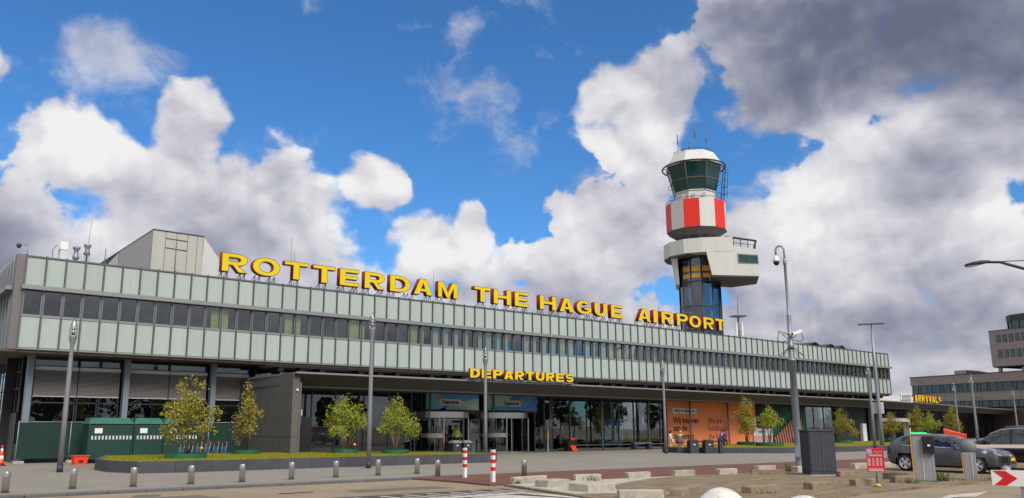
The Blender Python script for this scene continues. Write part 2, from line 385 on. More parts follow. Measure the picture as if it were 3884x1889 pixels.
glass('glass_tower', (.25, .6, .6), .06, .03, body=(.022, .095, .105))
glass('glass_shaft', (.62, .66, .68), .08, .02)
glass('glass_clear', (.93, .95, .95), .05, .02)
glass('glass_teal', (.35, .6, .58), .10, .03, body=(.05, .12, .12))
glass('glass_car', (.22, .25, .25), .10, .02)
glass('glass_frost', (.5, .58, .54), .06, .25)

# ================================================================== the setting
def sheet(name, pts, z, material, thick=0.):
    mb = MB()
    if thick: mb.prism(pts, z - thick, z)
    else: mb.add([(x, y, z) for x, y in pts], [tuple(range(len(pts)))])
    return tag(mb.obj(name, material), kind='structure')
sheet('ground', [(-3000, -3000), (3000, -3000), (3000, 3000), (-3000, 3000)], -.12, 'asphalt')
sheet('road', [(-60, -45), (170, -45), (170, 22), (60, 22), (16.3, 23.9), (-60, 23.9)], -.06, 'asphalt')
PL = [(-60, 24.55), (3.4, 24.4), (16, 24.35), (30.2, 23.7), (44.5, 22.8), (70, 21.6), (180, 16.5), (180, 66), (-60, 66)]
plaza = sheet('plaza', PL, 0, 'plaza', .1)
sheet('pavement_patch', [(8.6, 40.5), (11.5, 39.0), (13.5, 40.5), (12.6, 43.0), (9.0, 43.0)], .004, 'plaza')
sheet('brick_strip', [(15.75, 24.0), (16.0, 21.9), (15.9, 19.9), (18.8, 19.75), (24.4, 19.2), (31, 18.6), (36, 18.3), (60, 16.9), (140, 12), (140, 18.0), (70, 21.4), (44.5, 22.6), (30.2, 23.5), (18, 24.1)], -.004, 'brick_red', .09)
sheet('parking_island', [(16.2, 19.6), (15.0, 15.1), (14.3, 13.3), (14.9, 12.0), (16.5, 11.2), (19.4, 10.95), (22.2, 11.25), (27.75, 11.2), (31, 10.6), (60, 7.6), (140, 1), (140, 11.8), (60, 16.7), (36, 18.1), (31, 18.4), (24.4, 19.0)], .0, 'island', .09)
sheet('concrete_apron', [(16.3, 19.4), (15.3, 15.6), (16.6, 15.0), (18.2, 17.2), (22.0, 18.7), (24.4, 18.95), (18.8, 19.55)], .004, 'concrete_light')
sheet('raised_crossing', [(8.8, 19.15), (15.6, 18.9), (14.9, 14.9), (14.1, 13.0), (8.8, 13.0)], -.056, 'dark_paving')
# kerb stones along the plaza edge
kerb = tag(bpy.data.objects.new('kerb', None), 'low grey kerb of long stones in front of the steel bollards', 'kerb'); COL.objects.link(kerb)
kerb.location = (-12, 24.2, 0); INV['kerb'] = Matrix.Translation((12, -24.2, 0))
kme = MB().bbox(0, .99, -.36, .0, -.14, .006, .02).mesh('kerb_stone')
x = -12.
while x < 15.2:
    put('kerb_stone', kme, kerb, (x + 12, 24.38 - 24.2 - max(0, (x - 6)) * .004, 0), 0, 'kerb'); x += 1.0
# flush concrete edging along the plaza beside the red brick
ke2 = thing('edging', 'flush grey edging stones between the red brick strip and the plaza', 'kerb', (16, 24.2, 0))
eme = MB().box(0, .985, -.13, .13, -.1, .004).mesh('edging_stone')
for i in range(54):
    X = 16 + i; Y = 24.3 - .055 * i if i < 30 else 22.65 - .05 * (i - 30)
    put('edging_stone', eme, ke2, (X - 16, Y - 24.2, 0), -.053, 'kerb')
# painted markings
def paint(name, polys, z, label):
    mb = MB()
    for p in polys: mb.add([(x, y, z) for x, y in p], [tuple(range(len(p)))])
    return tag(mb.obj(name, 'road_paint'), kind='structure')
st = []
for k in range(8):
    X = 9.75 + k * .74
    st.append([(X, 18.72), (X + .13, 18.70), (X + .32, 17.45), (X + .17, 17.45)])
    st.append([(X + .42, 18.2), (X + .54, 18.2), (X + .66, 17.45), (X + .52, 17.45)])
paint('zigzag_marking', st, -.050, '')
paint('crossing_bar', [[(9.0, 17.44), (15.1, 17.44), (15.2, 17.12), (9.0, 17.05)]], -.050, '')
paint('crossing_triangle', [[(12.9, 17.0), (14.2, 17.0), (15.0, 14.1), (14.1, 13.1), (13.7, 13.1)], [(14.75, 17.05), (15.1, 17.05), (15.3, 15.9), (15.0, 14.85), (14.85, 14.75)], [(10.0, 16.9), (12.0, 16.9), (12.6, 15.4), (10.0, 15.6)]], -.050, '')
paint('arrow_marking', [[(18.4, 9.15), (22.5, 9.52), (22.62, 9.34), (18.5, 8.85)], [(22.45, 9.53), (23.3, 9.74), (25.4, 9.57), (23.3, 9.08), (22.9, 9.28), (22.65, 9.30)]], -.050, '')
for nm, pts_ in (('road_patch', [(4.2, 20.4), (7.9, 20.7), (7.8, 22.1), (4.4, 22.0)]), ('road_patch', [(11.5, 20.2), (14.6, 20.0), (14.4, 20.9), (11.6, 21.1)]), ('road_patch', [(24.5, 8.6), (30, 8.2), (30, 7.3), (24.6, 7.6)])): sheet(nm, pts_, -.056, 'asphalt_patch')
mh = MB().lathe([(.34, -.06), (.34, -.05), (.30, -.049), (.29, -.053), (.02, -.052)], 24, (6.6, 22.6)).obj('manhole_cover', 'kerb'); tag(mh, 'round grey manhole cover in the road near the left bollards', 'manhole cover')
# cracks / drain covers in the asphalt
drain = MB().box(9.6, 10.6, 21.0, 21.25, -.07, -.056).obj('drain_cover', 'black'); tag(drain, 'dark flat drain cover in the road below the kerb', 'drain cover')

# ================================================================== terminal building
TX0, TW, TN, TD = 6.32, .887, 98, 44.0
T = thing('terminal_building', 'long two-storey terminal with pale green glass panels on dark ground floor', 'building', (TX0, TD, 0))
XE = TX0 + TW * TN
pm_top = MB().bbox(.045, TW - .045, -.02, .03, 8.50, 9.84, .006).mesh('panel')
pm_bot = MB().bbox(.045, TW - .045, -.02, .03, 5.47, 6.93, .006).mesh('panel')
pm_win = MB().box(.06, TW - .06, .05, .062, 7.07, 8.24).mesh('window_pane')
pm_frm = MB().box(.03, .075, -.01, .09, 7.03, 8.26).box(TW - .075, TW - .03, -.01, .09, 7.03, 8.26).box(.03, TW - .03, -.012, .088, 7.0, 7.06).mesh('window_frame')
pm_mul = MB().box(-.032, .032, -.10, .06, 5.33, 9.98).mesh('mullion')
for k in range(TN):
    put('panel', pm_top, T, (k * TW, 0, 0), 0, 'panel'); put('panel', pm_bot, T, (k * TW, 0, 0), 0, 'panel')
    w = put('window', pm_frm, T, (k * TW, 0, 0), 0, 'alu'); put('pane', pm_win, w, (0, 0, 0), 0, 'glass_window')
for k in range(TN + 1): put('mullion', pm_mul, T, (k * TW, 0, 0), 0, 'alu_dark')
MB().box(TX0 - .1, XE + .35, TD - .26, TD + .04, 8.262, 8.47).obj('sun_ledge', 'alu', T, True)
MB().box(TX0, XE, TD - .045, TD + .05, 6.94, 6.999).obj('sill_rail', 'alu', T, True)
MB().box(TX0, XE, TD - .045, TD + .05, 5.37, 5.455).obj('bottom_rail', 'alu', T, True)
MB().box(TX0, XE, TD - .06, TD + .12, 9.86, 9.94).obj('coping', 'alu_dark', T, True)
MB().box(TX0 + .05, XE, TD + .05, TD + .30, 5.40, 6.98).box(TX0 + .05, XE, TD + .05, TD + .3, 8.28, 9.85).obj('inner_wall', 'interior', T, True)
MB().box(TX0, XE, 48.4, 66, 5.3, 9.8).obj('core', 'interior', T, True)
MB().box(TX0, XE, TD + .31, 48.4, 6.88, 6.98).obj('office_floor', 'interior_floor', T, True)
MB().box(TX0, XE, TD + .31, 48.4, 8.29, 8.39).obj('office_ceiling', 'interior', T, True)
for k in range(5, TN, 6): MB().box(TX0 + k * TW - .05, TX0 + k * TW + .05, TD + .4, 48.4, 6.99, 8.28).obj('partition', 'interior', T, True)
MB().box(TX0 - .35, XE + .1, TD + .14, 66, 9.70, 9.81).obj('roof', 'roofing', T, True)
MB().box(TX0 - .1, XE, TD + .06, 66, 5.24, 5.36).obj('soffit', 'soffit', T, True)
MB().box(XE - .02, XE + .12, TD - .02, 66, 5.3, 9.8).obj('end_wall', 'alu_brown', T, True)
# curtains behind the glass
cu = {}
def curtain(w):
    key = round(w, 2)
    if key not in cu:
        n = max(4, int(w / .045)); mb = MB(); vs = []; fs = []
        for i in range(n + 1):
            y = .03 * math.sin(i * 1.9) + .012 * math.sin(i * 4.1); vs += [(w * i / n, y, 7.02), (w * i / n, y, 8.27)]
        for i in range(n): fs.append((2 * i, 2 * i + 2, 2 * i + 3, 2 * i + 1))
        cu[key] = MB().add(vs, fs, True)
    return cu[key].mesh('curtain')
for k, w, m in ((10.45, .42, 'curtain_green'), (11.05, .42, 'curtain_green'), (15.36, .5, 'curtain_green'), (16.1, .35, 'curtain_green'), (20.08, .82, 'curtain_green'), (21.0, .36, 'curtain_green'), (25.3, .46, 'curtain_green'), (26.06, .3, 'curtain_green')):
    put('curtain', curtain(w), T, ((k) * TW, .20, 0), 0, m)
for k in range(27, TN):
    r = random.random()
    if r < .80:
        w = random.choice((.3, .45, .6, .8)); put('curtain', curtain(w), T, (k * TW + random.uniform(.05, TW - w), .20, 0), 0, 'curtain_pale' if r < .6 else 'curtain_green')
# plants and small things on the sills
plant_me = None
# left end: brownish corner post and fins along the side wall
MB().box(5.92, TX0 - .033, TD - .02, TD + .5, 5.36, 9.97).obj('corner_post', 'alu_brown', T, True)
MB().box(6.0, 6.12, TD + .5, 70, 5.36, 9.9).obj('side_wall', 'alu_brown', T, True)
fin = MB().box(5.90, 5.999, 0, .08, 5.36, 9.97).mesh('fin')
finz = MB().box(5.93, 5.998, .12, .80, 5.45, 6.95).box(5.95, 5.998, .12, .80, 8.5, 9.85).mesh('side_panel')
for i in range(26):
    o = put('fin', fin, T, (-TX0, .95 + .895 * i, 0), 0, 'alu'); put('side_panel', finz, T, (-TX0, .95 + .895 * i, 0), 0, 'alu_dark')
MB().box(5.66, 6.0, TD + .5, 70, 8.262, 8.46).obj('side_ledge', 'alu', T, True)
MB().box(5.6, 6.35, TD + .02, 70, 5.25, 5.355).obj('side_soffit', 'soffit', T, True)
# ground floor, left part: columns, blinds, glazing
GY = 46.2
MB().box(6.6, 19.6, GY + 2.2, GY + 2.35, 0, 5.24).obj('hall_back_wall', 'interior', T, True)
col = MB().box(-.14, .14, -.2, .2, 0, 5.24).mesh('column')
for X in (7.28, 11.85, 16.5): put('column', col, T, (X - TX0, GY - .35 - TD, 0), 0, 'column_blue')
put('column', col, T, (7.0 - TX0, 50.3 - TD, 0), 0, 'column_blue'); put('column', col, T, (7.0 - TX0, 55 - TD, 0), 0, 'column_blue')
slat = MB()
slat_me = {}
for a, b in ((7.55, 9.55), (9.6, 11.6), (12.1, 14.15), (14.2, 16.25), (16.75, 18.7)):
    h = T
    MB().box(a, b, GY - .16, GY - .02, 4.56, 4.74).obj('blind_box', 'rail_white', T, True)
    key = round(b - a, 2)
    if key not in slat_me: slat_me[key] = MB().add([(0, 0, 0), (key, 0, 0), (key, .06, .045), (0, .06, .045), (0, .004, -.004), (key, .004, -.004), (key, .064, .041), (0, .064, .041)], [(0, 1, 2, 3), (7, 6, 5, 4), (0, 4, 5, 1), (1, 5, 6, 2), (2, 6, 7, 3), (3, 7, 4, 0)]).mesh('slat')
    bl = MB().box(a, b, GY - .12, GY - .05, 3.22, 3.27).obj('blind', 'rail_white', T, True)
    for j in range(20):
        s = put('slat', slat_me[key], bl, (0, 0, 0), 0, 'blind'); s.location = (a, GY - .12, 3.29 + j * .0635)
for a, b in ((7.5, 9.55), (9.6, 10.6), (10.65, 11.65), (12.05, 14.15), (14.2, 16.3), (16.7, 18.75)):
    w = MB().box(a, a + .05, GY, GY + .08, .9, 5.2).box(b - .05, b, GY, GY + .08, .9, 5.2).box(a, b, GY, GY + .08, 2.9, 2.96).box(a, b, GY, GY + .08, .9, .96).box(a, b, GY, GY + .08, 4.72, 4.8).obj('window', 'win_frame', T, True)
    MB().box(a + .05, b - .05, GY + .03, GY + .042, .96, 5.2).obj('pane', 'glass_shop', w)
    w2 = w
MB().box(7.0, 18.8, GY - .02, GY + .12, 0, .9).obj('plinth', 'canopy_dark', T, True)
# side glazing at the far left (seen past the corner) with panes
for j in range(5):
    y0 = 46.6 + j * 1.9
    w = MB().box(7.0, 7.08, y0, y0 + .06, .1, 5.2).box(7.0, 7.08, y0 + .95, y0 + .99, 2.4, 5.2).box(7.0, 7.08, y0, y0 + 1.9, 2.36, 2.42).box(7.0, 7.08, y0, y0 + 1.9, 3.6, 3.66).box(7.0, 7.08, y0, y0 + 1.9, 4.45, 4.51).obj('side_window', 'win_frame', T, True)
    for (a, b) in ((.06, .95), (.99, 1.9)):
        for (c, d) in ((2.42, 3.6), (3.66, 4.45), (4.51, 5.2)):
            MB().box(7.03, 7.042, y0 + a, y0 + b, c, d).obj('pane', 'glass_window', w)
MB().box(6.98, 7.06, 46.6, 56, 0, 2.36).obj('side_plinth', 'canopy_dark', T, True)
sd_ = MB().box(6.90, 6.975, 50.6, 51.55, .08, 2.3).box(6.90, 6.975, 51.6, 52.55, .08, 2.3).obj('side_door', 'door_grey', T, True)
MB().box(6.93, 6.974, 50.5, 52.65, 2.3, 2.36).obj('door_frame', 'rail_white', sd_)
MB().box(5.9, 6.9, 50.0, 53.2, 0, .17).obj('door_step', 'concrete_light', T, True)

# clerestory between canopy roof and first floor
MB().box(18.9, XE, 47.2, 47.3, 4.2, 5.24).obj('clerestory_wall', 'interior', T, True)
cl = MB().box(-.03, .03, -.03, .03, 4.4, 5.24).mesh('clerestory_post'); cp = MB().box(.06, 1.25, 0, .012, 4.5, 5.12).mesh('clerestory_pane')
beam = MB().box(-.16, .16, -1.9, 2.4, 4.9, 5.235).mesh('soffit_beam'); stub = MB().box(-.2, .2, -.22, .22, 3.95, 5.235).mesh('column_stub')
X = 19.2
while X < XE - 1.4:
    put('clerestory_post', cl, T, (X - TX0, 46.4 - TD, 0), 0, 'black'); put('clerestory_pane', cp, T, (X - TX0, 46.4 - TD, 0), 0, 'glass_window'); X += 1.31
X = 19.9
while X < XE - 1:
    put('soffit_beam', beam, T, (X - TX0, 46.2 - TD, 0), 0, 'black'); X += 2.66
X = 21.3
while X < XE - 1:
    put('column_stub', stub, T, (X - TX0, 44.6 - TD, 0), 0, 'black'); X += 5.35
for k in range(3): MB().box(19, XE, 44.25 + k * .55, 44.33 + k * .55, 5.14 - .02 * k, 5.238).obj('soffit_rail', 'alu_brown', T, True)

# ground floor hall behind the canopy glazing
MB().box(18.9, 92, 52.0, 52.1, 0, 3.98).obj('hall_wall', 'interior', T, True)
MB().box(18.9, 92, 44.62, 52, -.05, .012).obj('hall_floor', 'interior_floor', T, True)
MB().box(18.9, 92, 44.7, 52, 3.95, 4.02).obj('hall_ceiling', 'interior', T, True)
MB().box(18.85, 92, 44.46, 44.62, 3.86, 4.25).obj('head_rail', 'black', T, True)
gx = [21.0, 22.05, 23.6, 25.6, 27.4, 29.1, 29.9]
gx2 = [39.75, 40.7, 41.5, 43.3, 45.1, 46.87, 48.67, 50.46, 52.2, 53.7, 54.2]
gx3 = [75.6, 77.5, 79.4, 81.2]
post = MB().box(-.03, .03, -.05, .05, 0, 3.87).mesh('glazing_post')
for g in (gx, gx2, gx3):
    for a in g: put('glazing_post', post, T, (a - TX0, 44.55 - TD, 0), 0, 'alu_dark')
    for a, b in zip(g[:-1], g[1:]):
        MB().box(a + .03, b - .03, 44.55, 44.562, .12, 3.86).obj('glazing_pane', 'glass_shop', T, True)
    MB().box(g[0], g[-1], 44.5, 44.6, .04, .12).obj('glazing_sill', 'alu', T, True)
MB().box(43.3, 54.2, 44.38, 44.44, .36, .42).obj('bumper_rail', 'alu', T, True)
MB().box(33.75, 34.55, 44.45, 44.6, 0, 1.35).obj('wall_panel', 'door_grey', T, True)
MB().box(33.75, 34.55, 44.5, 44.6, 1.36, 2.72).obj('glazing_pane', 'glass_shop', T, True)
MB().box(29.95, 40.0, 44.4, 44.62, 2.74, 2.86).obj('transom', 'canopy_dark', T, True)
MB().box(21.05, 22.0, 44.50, 44.54, .15, 2.3).obj('frosted_pane', 'glass_frost', T, True)
MB().box(22.4, 25.0, 45.3, 45.33, .15, 1.6).obj('frosted_screen', 'glass_frost', T, True)

# ================================================================== entrance canopy
CP = [(18.25, 38.75), (26, 38.9), (29.6, 38.95), (34.75, 39.0), (41, 39.15), (51, 39.75), (64, 40.3), (76, 40.9), (90, 42.2), (108, 44.7), (125, 47.7), (152, 51.2), (190, 55)]
CA = thing('entrance_canopy', 'long dark canopy with sloping fascia over the terminal entrances', 'canopy', (18.25, 39, 0))
def off(i, d):
    a = Vector(CP[max(i - 1, 0)]); b = Vector(CP[min(i + 1, len(CP) - 1)]); t = (b - a).normalized(); n = Vector((-t.y, t.x)); p = Vector(CP[i]) + n * d; return (p.x, p.y)
for i in range(len(CP) - 1):
    j = i + 1; sh = .45 if 2 <= i <= 4 else 0
    a0, b0 = off(i, 0), off(j, 0); a1, b1 = off(i, 1.55), off(j, 1.55); a2, b2 = off(i, 6.0), off(j, 6.0); g = .012
    e = Vector(b0) - Vector(a0); e.normalize(); ax = (e.x * g, e.y * g)
    A0 = (a0[0] + ax[0], a0[1] + ax[1]); B0 = (b0[0] - ax[0], b0[1] - ax[1]); sk = .45
    A1 = (a1[0] + e.x * (g + sk * (i > 0)), a1[1] + e.y * (g + sk * (i > 0))); B1 = (b1[0] + e.x * (sk - g), b1[1] + e.y * (sk - g))
    MB().extr([(*A0, 4.44), (*B0, 4.44), (*B1, 3.86), (*A1, 3.86)], (0, .02, .05)).obj('fascia_panel', 'canopy_dark', CA, True)
    MB().prism([a1, b1, b2, a2], 3.88, 3.96).obj('soffit_panel', 'canopy_dark', CA, True)
    q0, q1 = off(i, -.03), off(j, -.03); r0, r1 = off(i, .12), off(j, .12)
    MB().prism([q0, q1, r1, r0], 4.43, 4.52).obj('edge_trim', 'canopy_trim', CA, True)
    MB().prism([off(i, .12), off(j, .12), b2, a2], 4.40, 4.47).obj('canopy_roof', 'roofing', CA, True)
    p0, p1 = off(i, 1.50), off(j, 1.50); s0, s1 = off(i, 1.66), off(j, 1.66)
    MB().prism([p0, p1, s1, s0], 3.80, 3.885).obj('lower_trim', 'canopy_trim', CA, True)
# slender posts under the canopy
cpost = MB().lathe([(.075, 0), (.075, 3.9)], 12).mesh('canopy_post')
for X in (24.9, 30.16, 35.46, 40.78, 46.15, 51.56, 56.95, 62.3, 67.7):
    o = put('canopy_post', cpost, CA, (0, 0, 0), 0, 'alu'); o.location = (X - 18.25, 43.95 - 39, 0)
for i, X in enumerate((90.5, 94.5, 98.8, 104, 112, 120)):
    o = put('canopy_post', cpost, CA, (0, 0, 0), 0, 'alu'); o.location = (X - 18.25, (42.2 + (X - 90) * .14 + 3.2) - 39, 0)
# wing wall at the left end: stone panels
WY = [39.0, 40.6, 42.6, 44.7, 46.9]
for a, b in zip(WY[:-1], WY[1:]):
    MB().bbox(18.22, 18.6, a + .012, b - .012, 1.22, 4.5, .008).obj('wall_panel', 'wing_stone', CA, True)
    MB().bbox(18.22, 18.6, a + .012, b - .012, 0, 1.20, .008).obj('wall_panel', 'wing_stone', CA, True)
MB().box(18.27, 18.55, 39.05, 46.9, 0, 4.45).obj('wall_core', 'black', CA, True)
MB().box(18.602, 20.95, 44.5, 44.7, 0, 3.88).obj('return_wall', 'black', CA, True)
MB().box(18.61, 18.72, 39.02, 40.3, .1, 4.0).obj('wall_return', 'wing_stone', CA, True)
bs = MB().box(18.73, 18.80, 39.05, 39.28, 1.85, 2.75).obj('information_strip', 'blue_sign'); tag(bs, 'narrow blue information strip on the edge of the dark wing wall', 'sign')
MATS['blue_deep'] = mat('blue_deep', lin(38, 52, 130), .5)
bs.data.materials.clear(); bs.data.materials.append(MATS['blue_deep'])
MB().box(18.75, 18.81, 39.04, 39.045, 2.3, 2.6).obj('symbol', 'pale_green', bs)
# light fitting on the corner
tag(MB().box(18.4, 18.5, 38.93, 38.99, 3.55, 3.66).obj('wall_light', 'white'), 'tiny white wall light high on the dark stone wing wall', 'light')

# arrivals side: low pale plant wall, dark glazed frontage following the curve
lw_ = thing('pale_plant_wall', 'pale low rooftop wall with dark louvre left of the arrivals lettering', 'wall', (96, 47, 4.4))
MB().box(94.6, 106.6, 47, 47.6, 4.4, 5.35).prism([(94.6, 47.0), (106.6, 47.0), (106.6, 52), (94.6, 52)], 5.35, 5.42).obj('wall', 'fabric_white', lw_, True)
MB().box(101.8, 104.6, 46.85, 46.999, 5.0, 5.75).obj('louvre_box', 'white', lw_, True)
for i in range(4): MB().box(102.0, 104.4, 46.83, 46.849, 5.08 + i * .16, 5.15 + i * .16).obj('louvre_slot', 'black', lw_, True)
AF = thing('arrivals_frontage', 'dark glazed frontage under the canopy with pale arrivals doorway', 'building', (90, 47, 0))
for (x0, x1, m) in ((81.3, 87.5, 'mural_dark'), (88.3, 90.2, 'black')):
    MB().box(x0, x1, 44.35, 44.6, 0, 3.87).obj('wall', m, AF, True)
pts = [(90.2, 46.0), (97, 46.8), (104, 47.8), (112, 49.2), (120, 50.8), (130, 52.3), (150, 55), (180, 58)]
for (a, b), k in zip(zip(pts[:-1], pts[1:]), range(9)):
    dx, dy = b[0] - a[0], b[1] - a[1]
    MB().prism([a, b, (b[0] - .1, b[1] + .15), (a[0] - .1, a[1] + .15)], .15, 3.9).obj('glazing_pane', 'glass_shop', AF, True)
    MB().prism([(a[0], a[1] + 3), (b[0], b[1] + 3), (b[0], b[1] + 3.2), (a[0], a[1] + 3.2)], 0, 3.95).obj('back_wall', 'brick_grey_dark' if k in (4, 5, 6) else 'interior', AF, True)
    for q in range(4):
        f = q / 4; px, py = a[0] + dx * f, a[1] + dy * f
        MB().box(px - .04, px + .04, py - .06, py + .02, 0, 3.9).obj('glazing_post', 'win_frame', AF, True)
        if (k * 4 + q) % 3 == 1: MB().box(px + .2, px + .2 + dx * .15, py + .5, py + .52, 1.4 if k % 2 else 2.4, 3.6).obj('curtain', 'curtain_teal', AF, True)
MB().box(91.5, 99.2, 44.9, 45.6, 2.35, 2.75).box(98.9, 99.2, 44.9, 45.6, 0, 2.35).box(91.5, 91.8, 44.9, 45.6, 0, 2.35).obj('doorway', 'rail_white', AF, True)
MB().box(86.2, 87.0, 44.0, 44.3, .1, 2.1).obj('pillar', 'fabric_white', AF, True)

# ================================================================== revolving doors
def arc_panel(mb, r, a0, a1, z0, z1, th=.02, n=10):
    vs = []; fs = []
    for i in range(n + 1):
        a = a0 + (a1 - a0) * i / n
        for rr in (r, r - th):
            for z in (z0, z1): vs.append((rr * sin(a), -rr * cos(a), z))
    for i in range(n):
        o = i * 4; p = o + 4
        fs += [(o, p, p + 1, o + 1), (o + 2, o + 3, p + 3, p + 2), (o + 1, p + 1, p + 3, o + 3), (o, o + 2, p + 2, p)]
    fs += [(0, 1, 3, 2), (n * 4, n * 4 + 2, n * 4 + 3, n * 4 + 1)]
    return mb.add(vs, fs, False)
def revolving(label, cx, opened):
    d = thing('revolving_door', label, 'door', (cx, 45.0, 0), 0, 'revolving doors at the departures entrance'); R = 2.1
    arc_panel(MB(), R, radians(-95), radians(95), 2.31, 2.70, .12, 20).obj('drum_band', 'steel', d)
    MB().lathe([(R - .12, 2.32), (R - .12, 2.4)], 28).obj('drum_ceiling', 'interior', d)
    for s in (-1, 1):
        a0, a1 = (radians(-80), radians(-24)) if s < 0 else (radians(58), radians(86))
        if opened and s > 0: a0, a1 = radians(64), radians(86)
        if not opened and s > 0: a0, a1 = radians(50), radians(86)
        arc_panel(MB(), R - .03, a0, a1, .08, 2.31, .012).obj('curved_pane', 'glass_shop', d)
        if not (opened and s > 0): arc_panel(MB(), R, a0, a1, 1.05, 1.32, .04).obj('push_band', 'steel', d)
        arc_panel(MB(), R, a0, a1, .0, .10, .05).obj('floor_rail', 'steel', d)
        for a in (a0, a1):
            MB().box((R - .02) * sin(a) - .045, (R - .02) * sin(a) + .045, -(R - .02) * cos(a) - .045, -(R - .02) * cos(a) + .045, 0, 2.31).obj('post', 'steel', d)
    rot = 20 if opened else -12
    MB().lathe([(.07, 0), (.07, 2.3)], 10).obj('centre_shaft', 'steel', d)
    for k in range(3):
        a = radians(rot + 120 * k + (60 if opened else 0)); ux, uy = sin(a), -cos(a); nx, ny = -uy, ux
        def slab(r0, r1, z0, z1, t): return [(ux * r0 + nx * t, uy * r0 + ny * t), (ux * r1 + nx * t, uy * r1 + ny * t), (ux * r1 - nx * t, uy * r1 - ny * t), (ux * r0 - nx * t, uy * r0 - ny * t)]
        w = MB()
        for r0, r1, z0, z1 in ((.1, .18, .05, 2.28), (1.88, 1.98, .05, 2.28), (.18, 1.88, .05, .17), (.18, 1.88, 2.18, 2.28), (.18, 1.88, 1.08, 1.3)):
            w.prism(slab(r0, r1, z0, z1, .025), z0, z1)
        w = w.obj('door_wing', 'steel', d)
        MB().prism(slab(.18, 1.88, 0, 0, .006), .17, 2.18).obj('wing_pane', 'glass_shop', w)
    if not opened:
        arc_panel(MB(), R - .02, radians(-22), radians(48), .0, .09, .05).obj('floor_rail', 'steel', d)
    return d
revolving('left revolving door standing open with three people inside', 31.5, True)
revolving('right revolving door with closed glass wings', 36.75, False)

# ================================================================== departures banners over the doors
def banner(x0, x1, label, flip):
    b = thing('departures_banner', label, 'banner', (x0, 44.2, 2.86), 0, 'banners above the revolving doors'); w = x1 - x0; h = 1.06
    MB().box(0, w, -.04, .04, 0, h).obj('board', 'banner_blue', b)
    X = (lambda u: w - u) if flip else (lambda u: u)
    def flat(name, pts, m, k):
        MB().extr([(X(u), -.041 - .003 * k, v) for u, v in pts], (0, -.003, 0)).obj(name, m, b)
    if not flip:
        flat('shape', [(0, 0), (1.6, 0), (.9, h), (0, h)], 'banner_teal', 1); flat('shape', [(1.0, 0), (w, 0), (w, .82), (2.4, .45)], 'banner_mint', 1)
    else:
        flat('shape', [(0, .05), (1.2, .05), (.4, h), (0, h)], 'blue_sign', 1); flat('shape', [(2.2, h), (w, h), (w, .4), (3.2, .25), (2.6, .6)], 'banner_mint', 1); flat('shape', [(2.0, 0), (w, 0), (w, .38)], 'banner_teal', 1)
    mbl = MB()
    for i in range(16):
        u = (1.35 + i * .14); t = .04 + max(0, (i - 7)) * .028
        a, c = ((u, .03), (u + .16 + t, .36 - t)) if not flip else ((u - .6, h - .32), (u - .45, h - .04))
        if flip and i > 13: continue
        mbl.extr([(X(a[0]), -.0495, a[1]), (X(a[0] + .035), -.0495, a[1]), (X(c[0] + .035), -.0495, c[1]), (X(c[0]), -.0495, c[1])], (0, -.002, 0))
    mbl.obj('hatching', 'mural_dark', b)
    u0 = 1.03 if not flip else 1.2
    p = MB().box(u0, u0 + 1.78, -.09, -.055, .27, .69).obj('name_plate', 'white', b)
    mobj('lettering', upright(text_mesh('Departures', .34, .003, .012, 'CENTER', .90), u0 + .89, -.093, .385), 'letter_black', p)
    q = u0 - .16 if not flip else u0 + 1.66
    MB().box(q, q + .28, -.105, -.092, .58, .84).obj('symbol_plate', 'orange_frame', b)
    MB().lathe([(.05, 0), (.05, .02)], 8).obj('symbol', 'orange_red', b).location = (q + .14, -.107, .7)
banner(30.0, 34.33, 'blue green departures banner above the open revolving door', False)
banner(35.12, 39.64, 'blue green departures banner above the closed revolving door', True)

# ================================================================== orange hoarding with green mural
HO = thing('hoarding', 'orange hoarding with black bilingual text beside the entrance glazing', 'hoarding', (54.3, 44.3, 0))
for a, b in ((54.3, 57.35), (57.36, 59.9), (59.91, 62.8), (62.81, 66.95)):
    MB().bbox(a, b, 44.25, 44.33, .0, 3.88, .004).obj('panel', 'mural_orange', HO, True)
MB().box(54.3, 66.95, 44.22, 44.248, 0, .24).obj('skirting', 'orange_red', HO, True)
def htext(body, x, z, size, bold=.0, sx=1., y=44.245, par=None):
    for wd_ in body.split():      # one piece per word
        me = text_mesh(wd_, size, .003, bold, 'LEFT', sx); wid = max(v.co.x for v in me.vertices)
        mobj('lettering', upright(me, x, y, z), 'letter_black', par or HO, par is None); x += wid + .26 * size
for t, z in (('Wij bouwen', 2.07), ('aan de', 1.42), ('toekomst', .74)): htext(t, 55.05, z, .70, .016, .98)
for t, z in (('We are', 2.05), ('building for', 1.40), ('the future', .70)): htext(t, 59.75, z, .70, -.002, .93)
np_ = MB().box(55.0, 58.2, 44.21, 44.246, 2.86, 3.30).obj('name_plate', 'white', HO, True)
htext('Ready for departure?', 55.2, 2.99, .31, .008, 1., 44.206, np_)
MB().lathe([(.09, 0), (.09, .02)], 8).obj('symbol', 'letter_black', np_).location = (57.98, 44.2, 3.05)
GM = thing('green_mural', 'dark green leaf mural wall with salmon slats beside the orange hoarding', 'mural', (67, 44.3, 0))
MB().bbox(66.96, 75.6, 44.26, 44.33, 0, 3.86, .004).obj('panel', 'mural_dark', GM, True)
for i in range(13):
    x0 = 69.8 + i * .46; pts = []
    for j in range(9):
        f = j / 8; pts.append((x0 - 1.0 * (1 - f) ** 2 + .12 * sin(f * 5 + i), .5 + 3.25 * f))
    l = [(x - .13 * sin(pi * (k + .7) / 9.4), z) for k, (x, z) in enumerate(pts)]; r = [(x + .13 * sin(pi * (k + .7) / 9.4), z) for k, (x, z) in enumerate(pts)]
    MB().extr([(x, 44.255, z) for x, z in l + r[::-1]], (0, -.012, 0)).obj('leaf_strip', 'mural_green', GM, True)
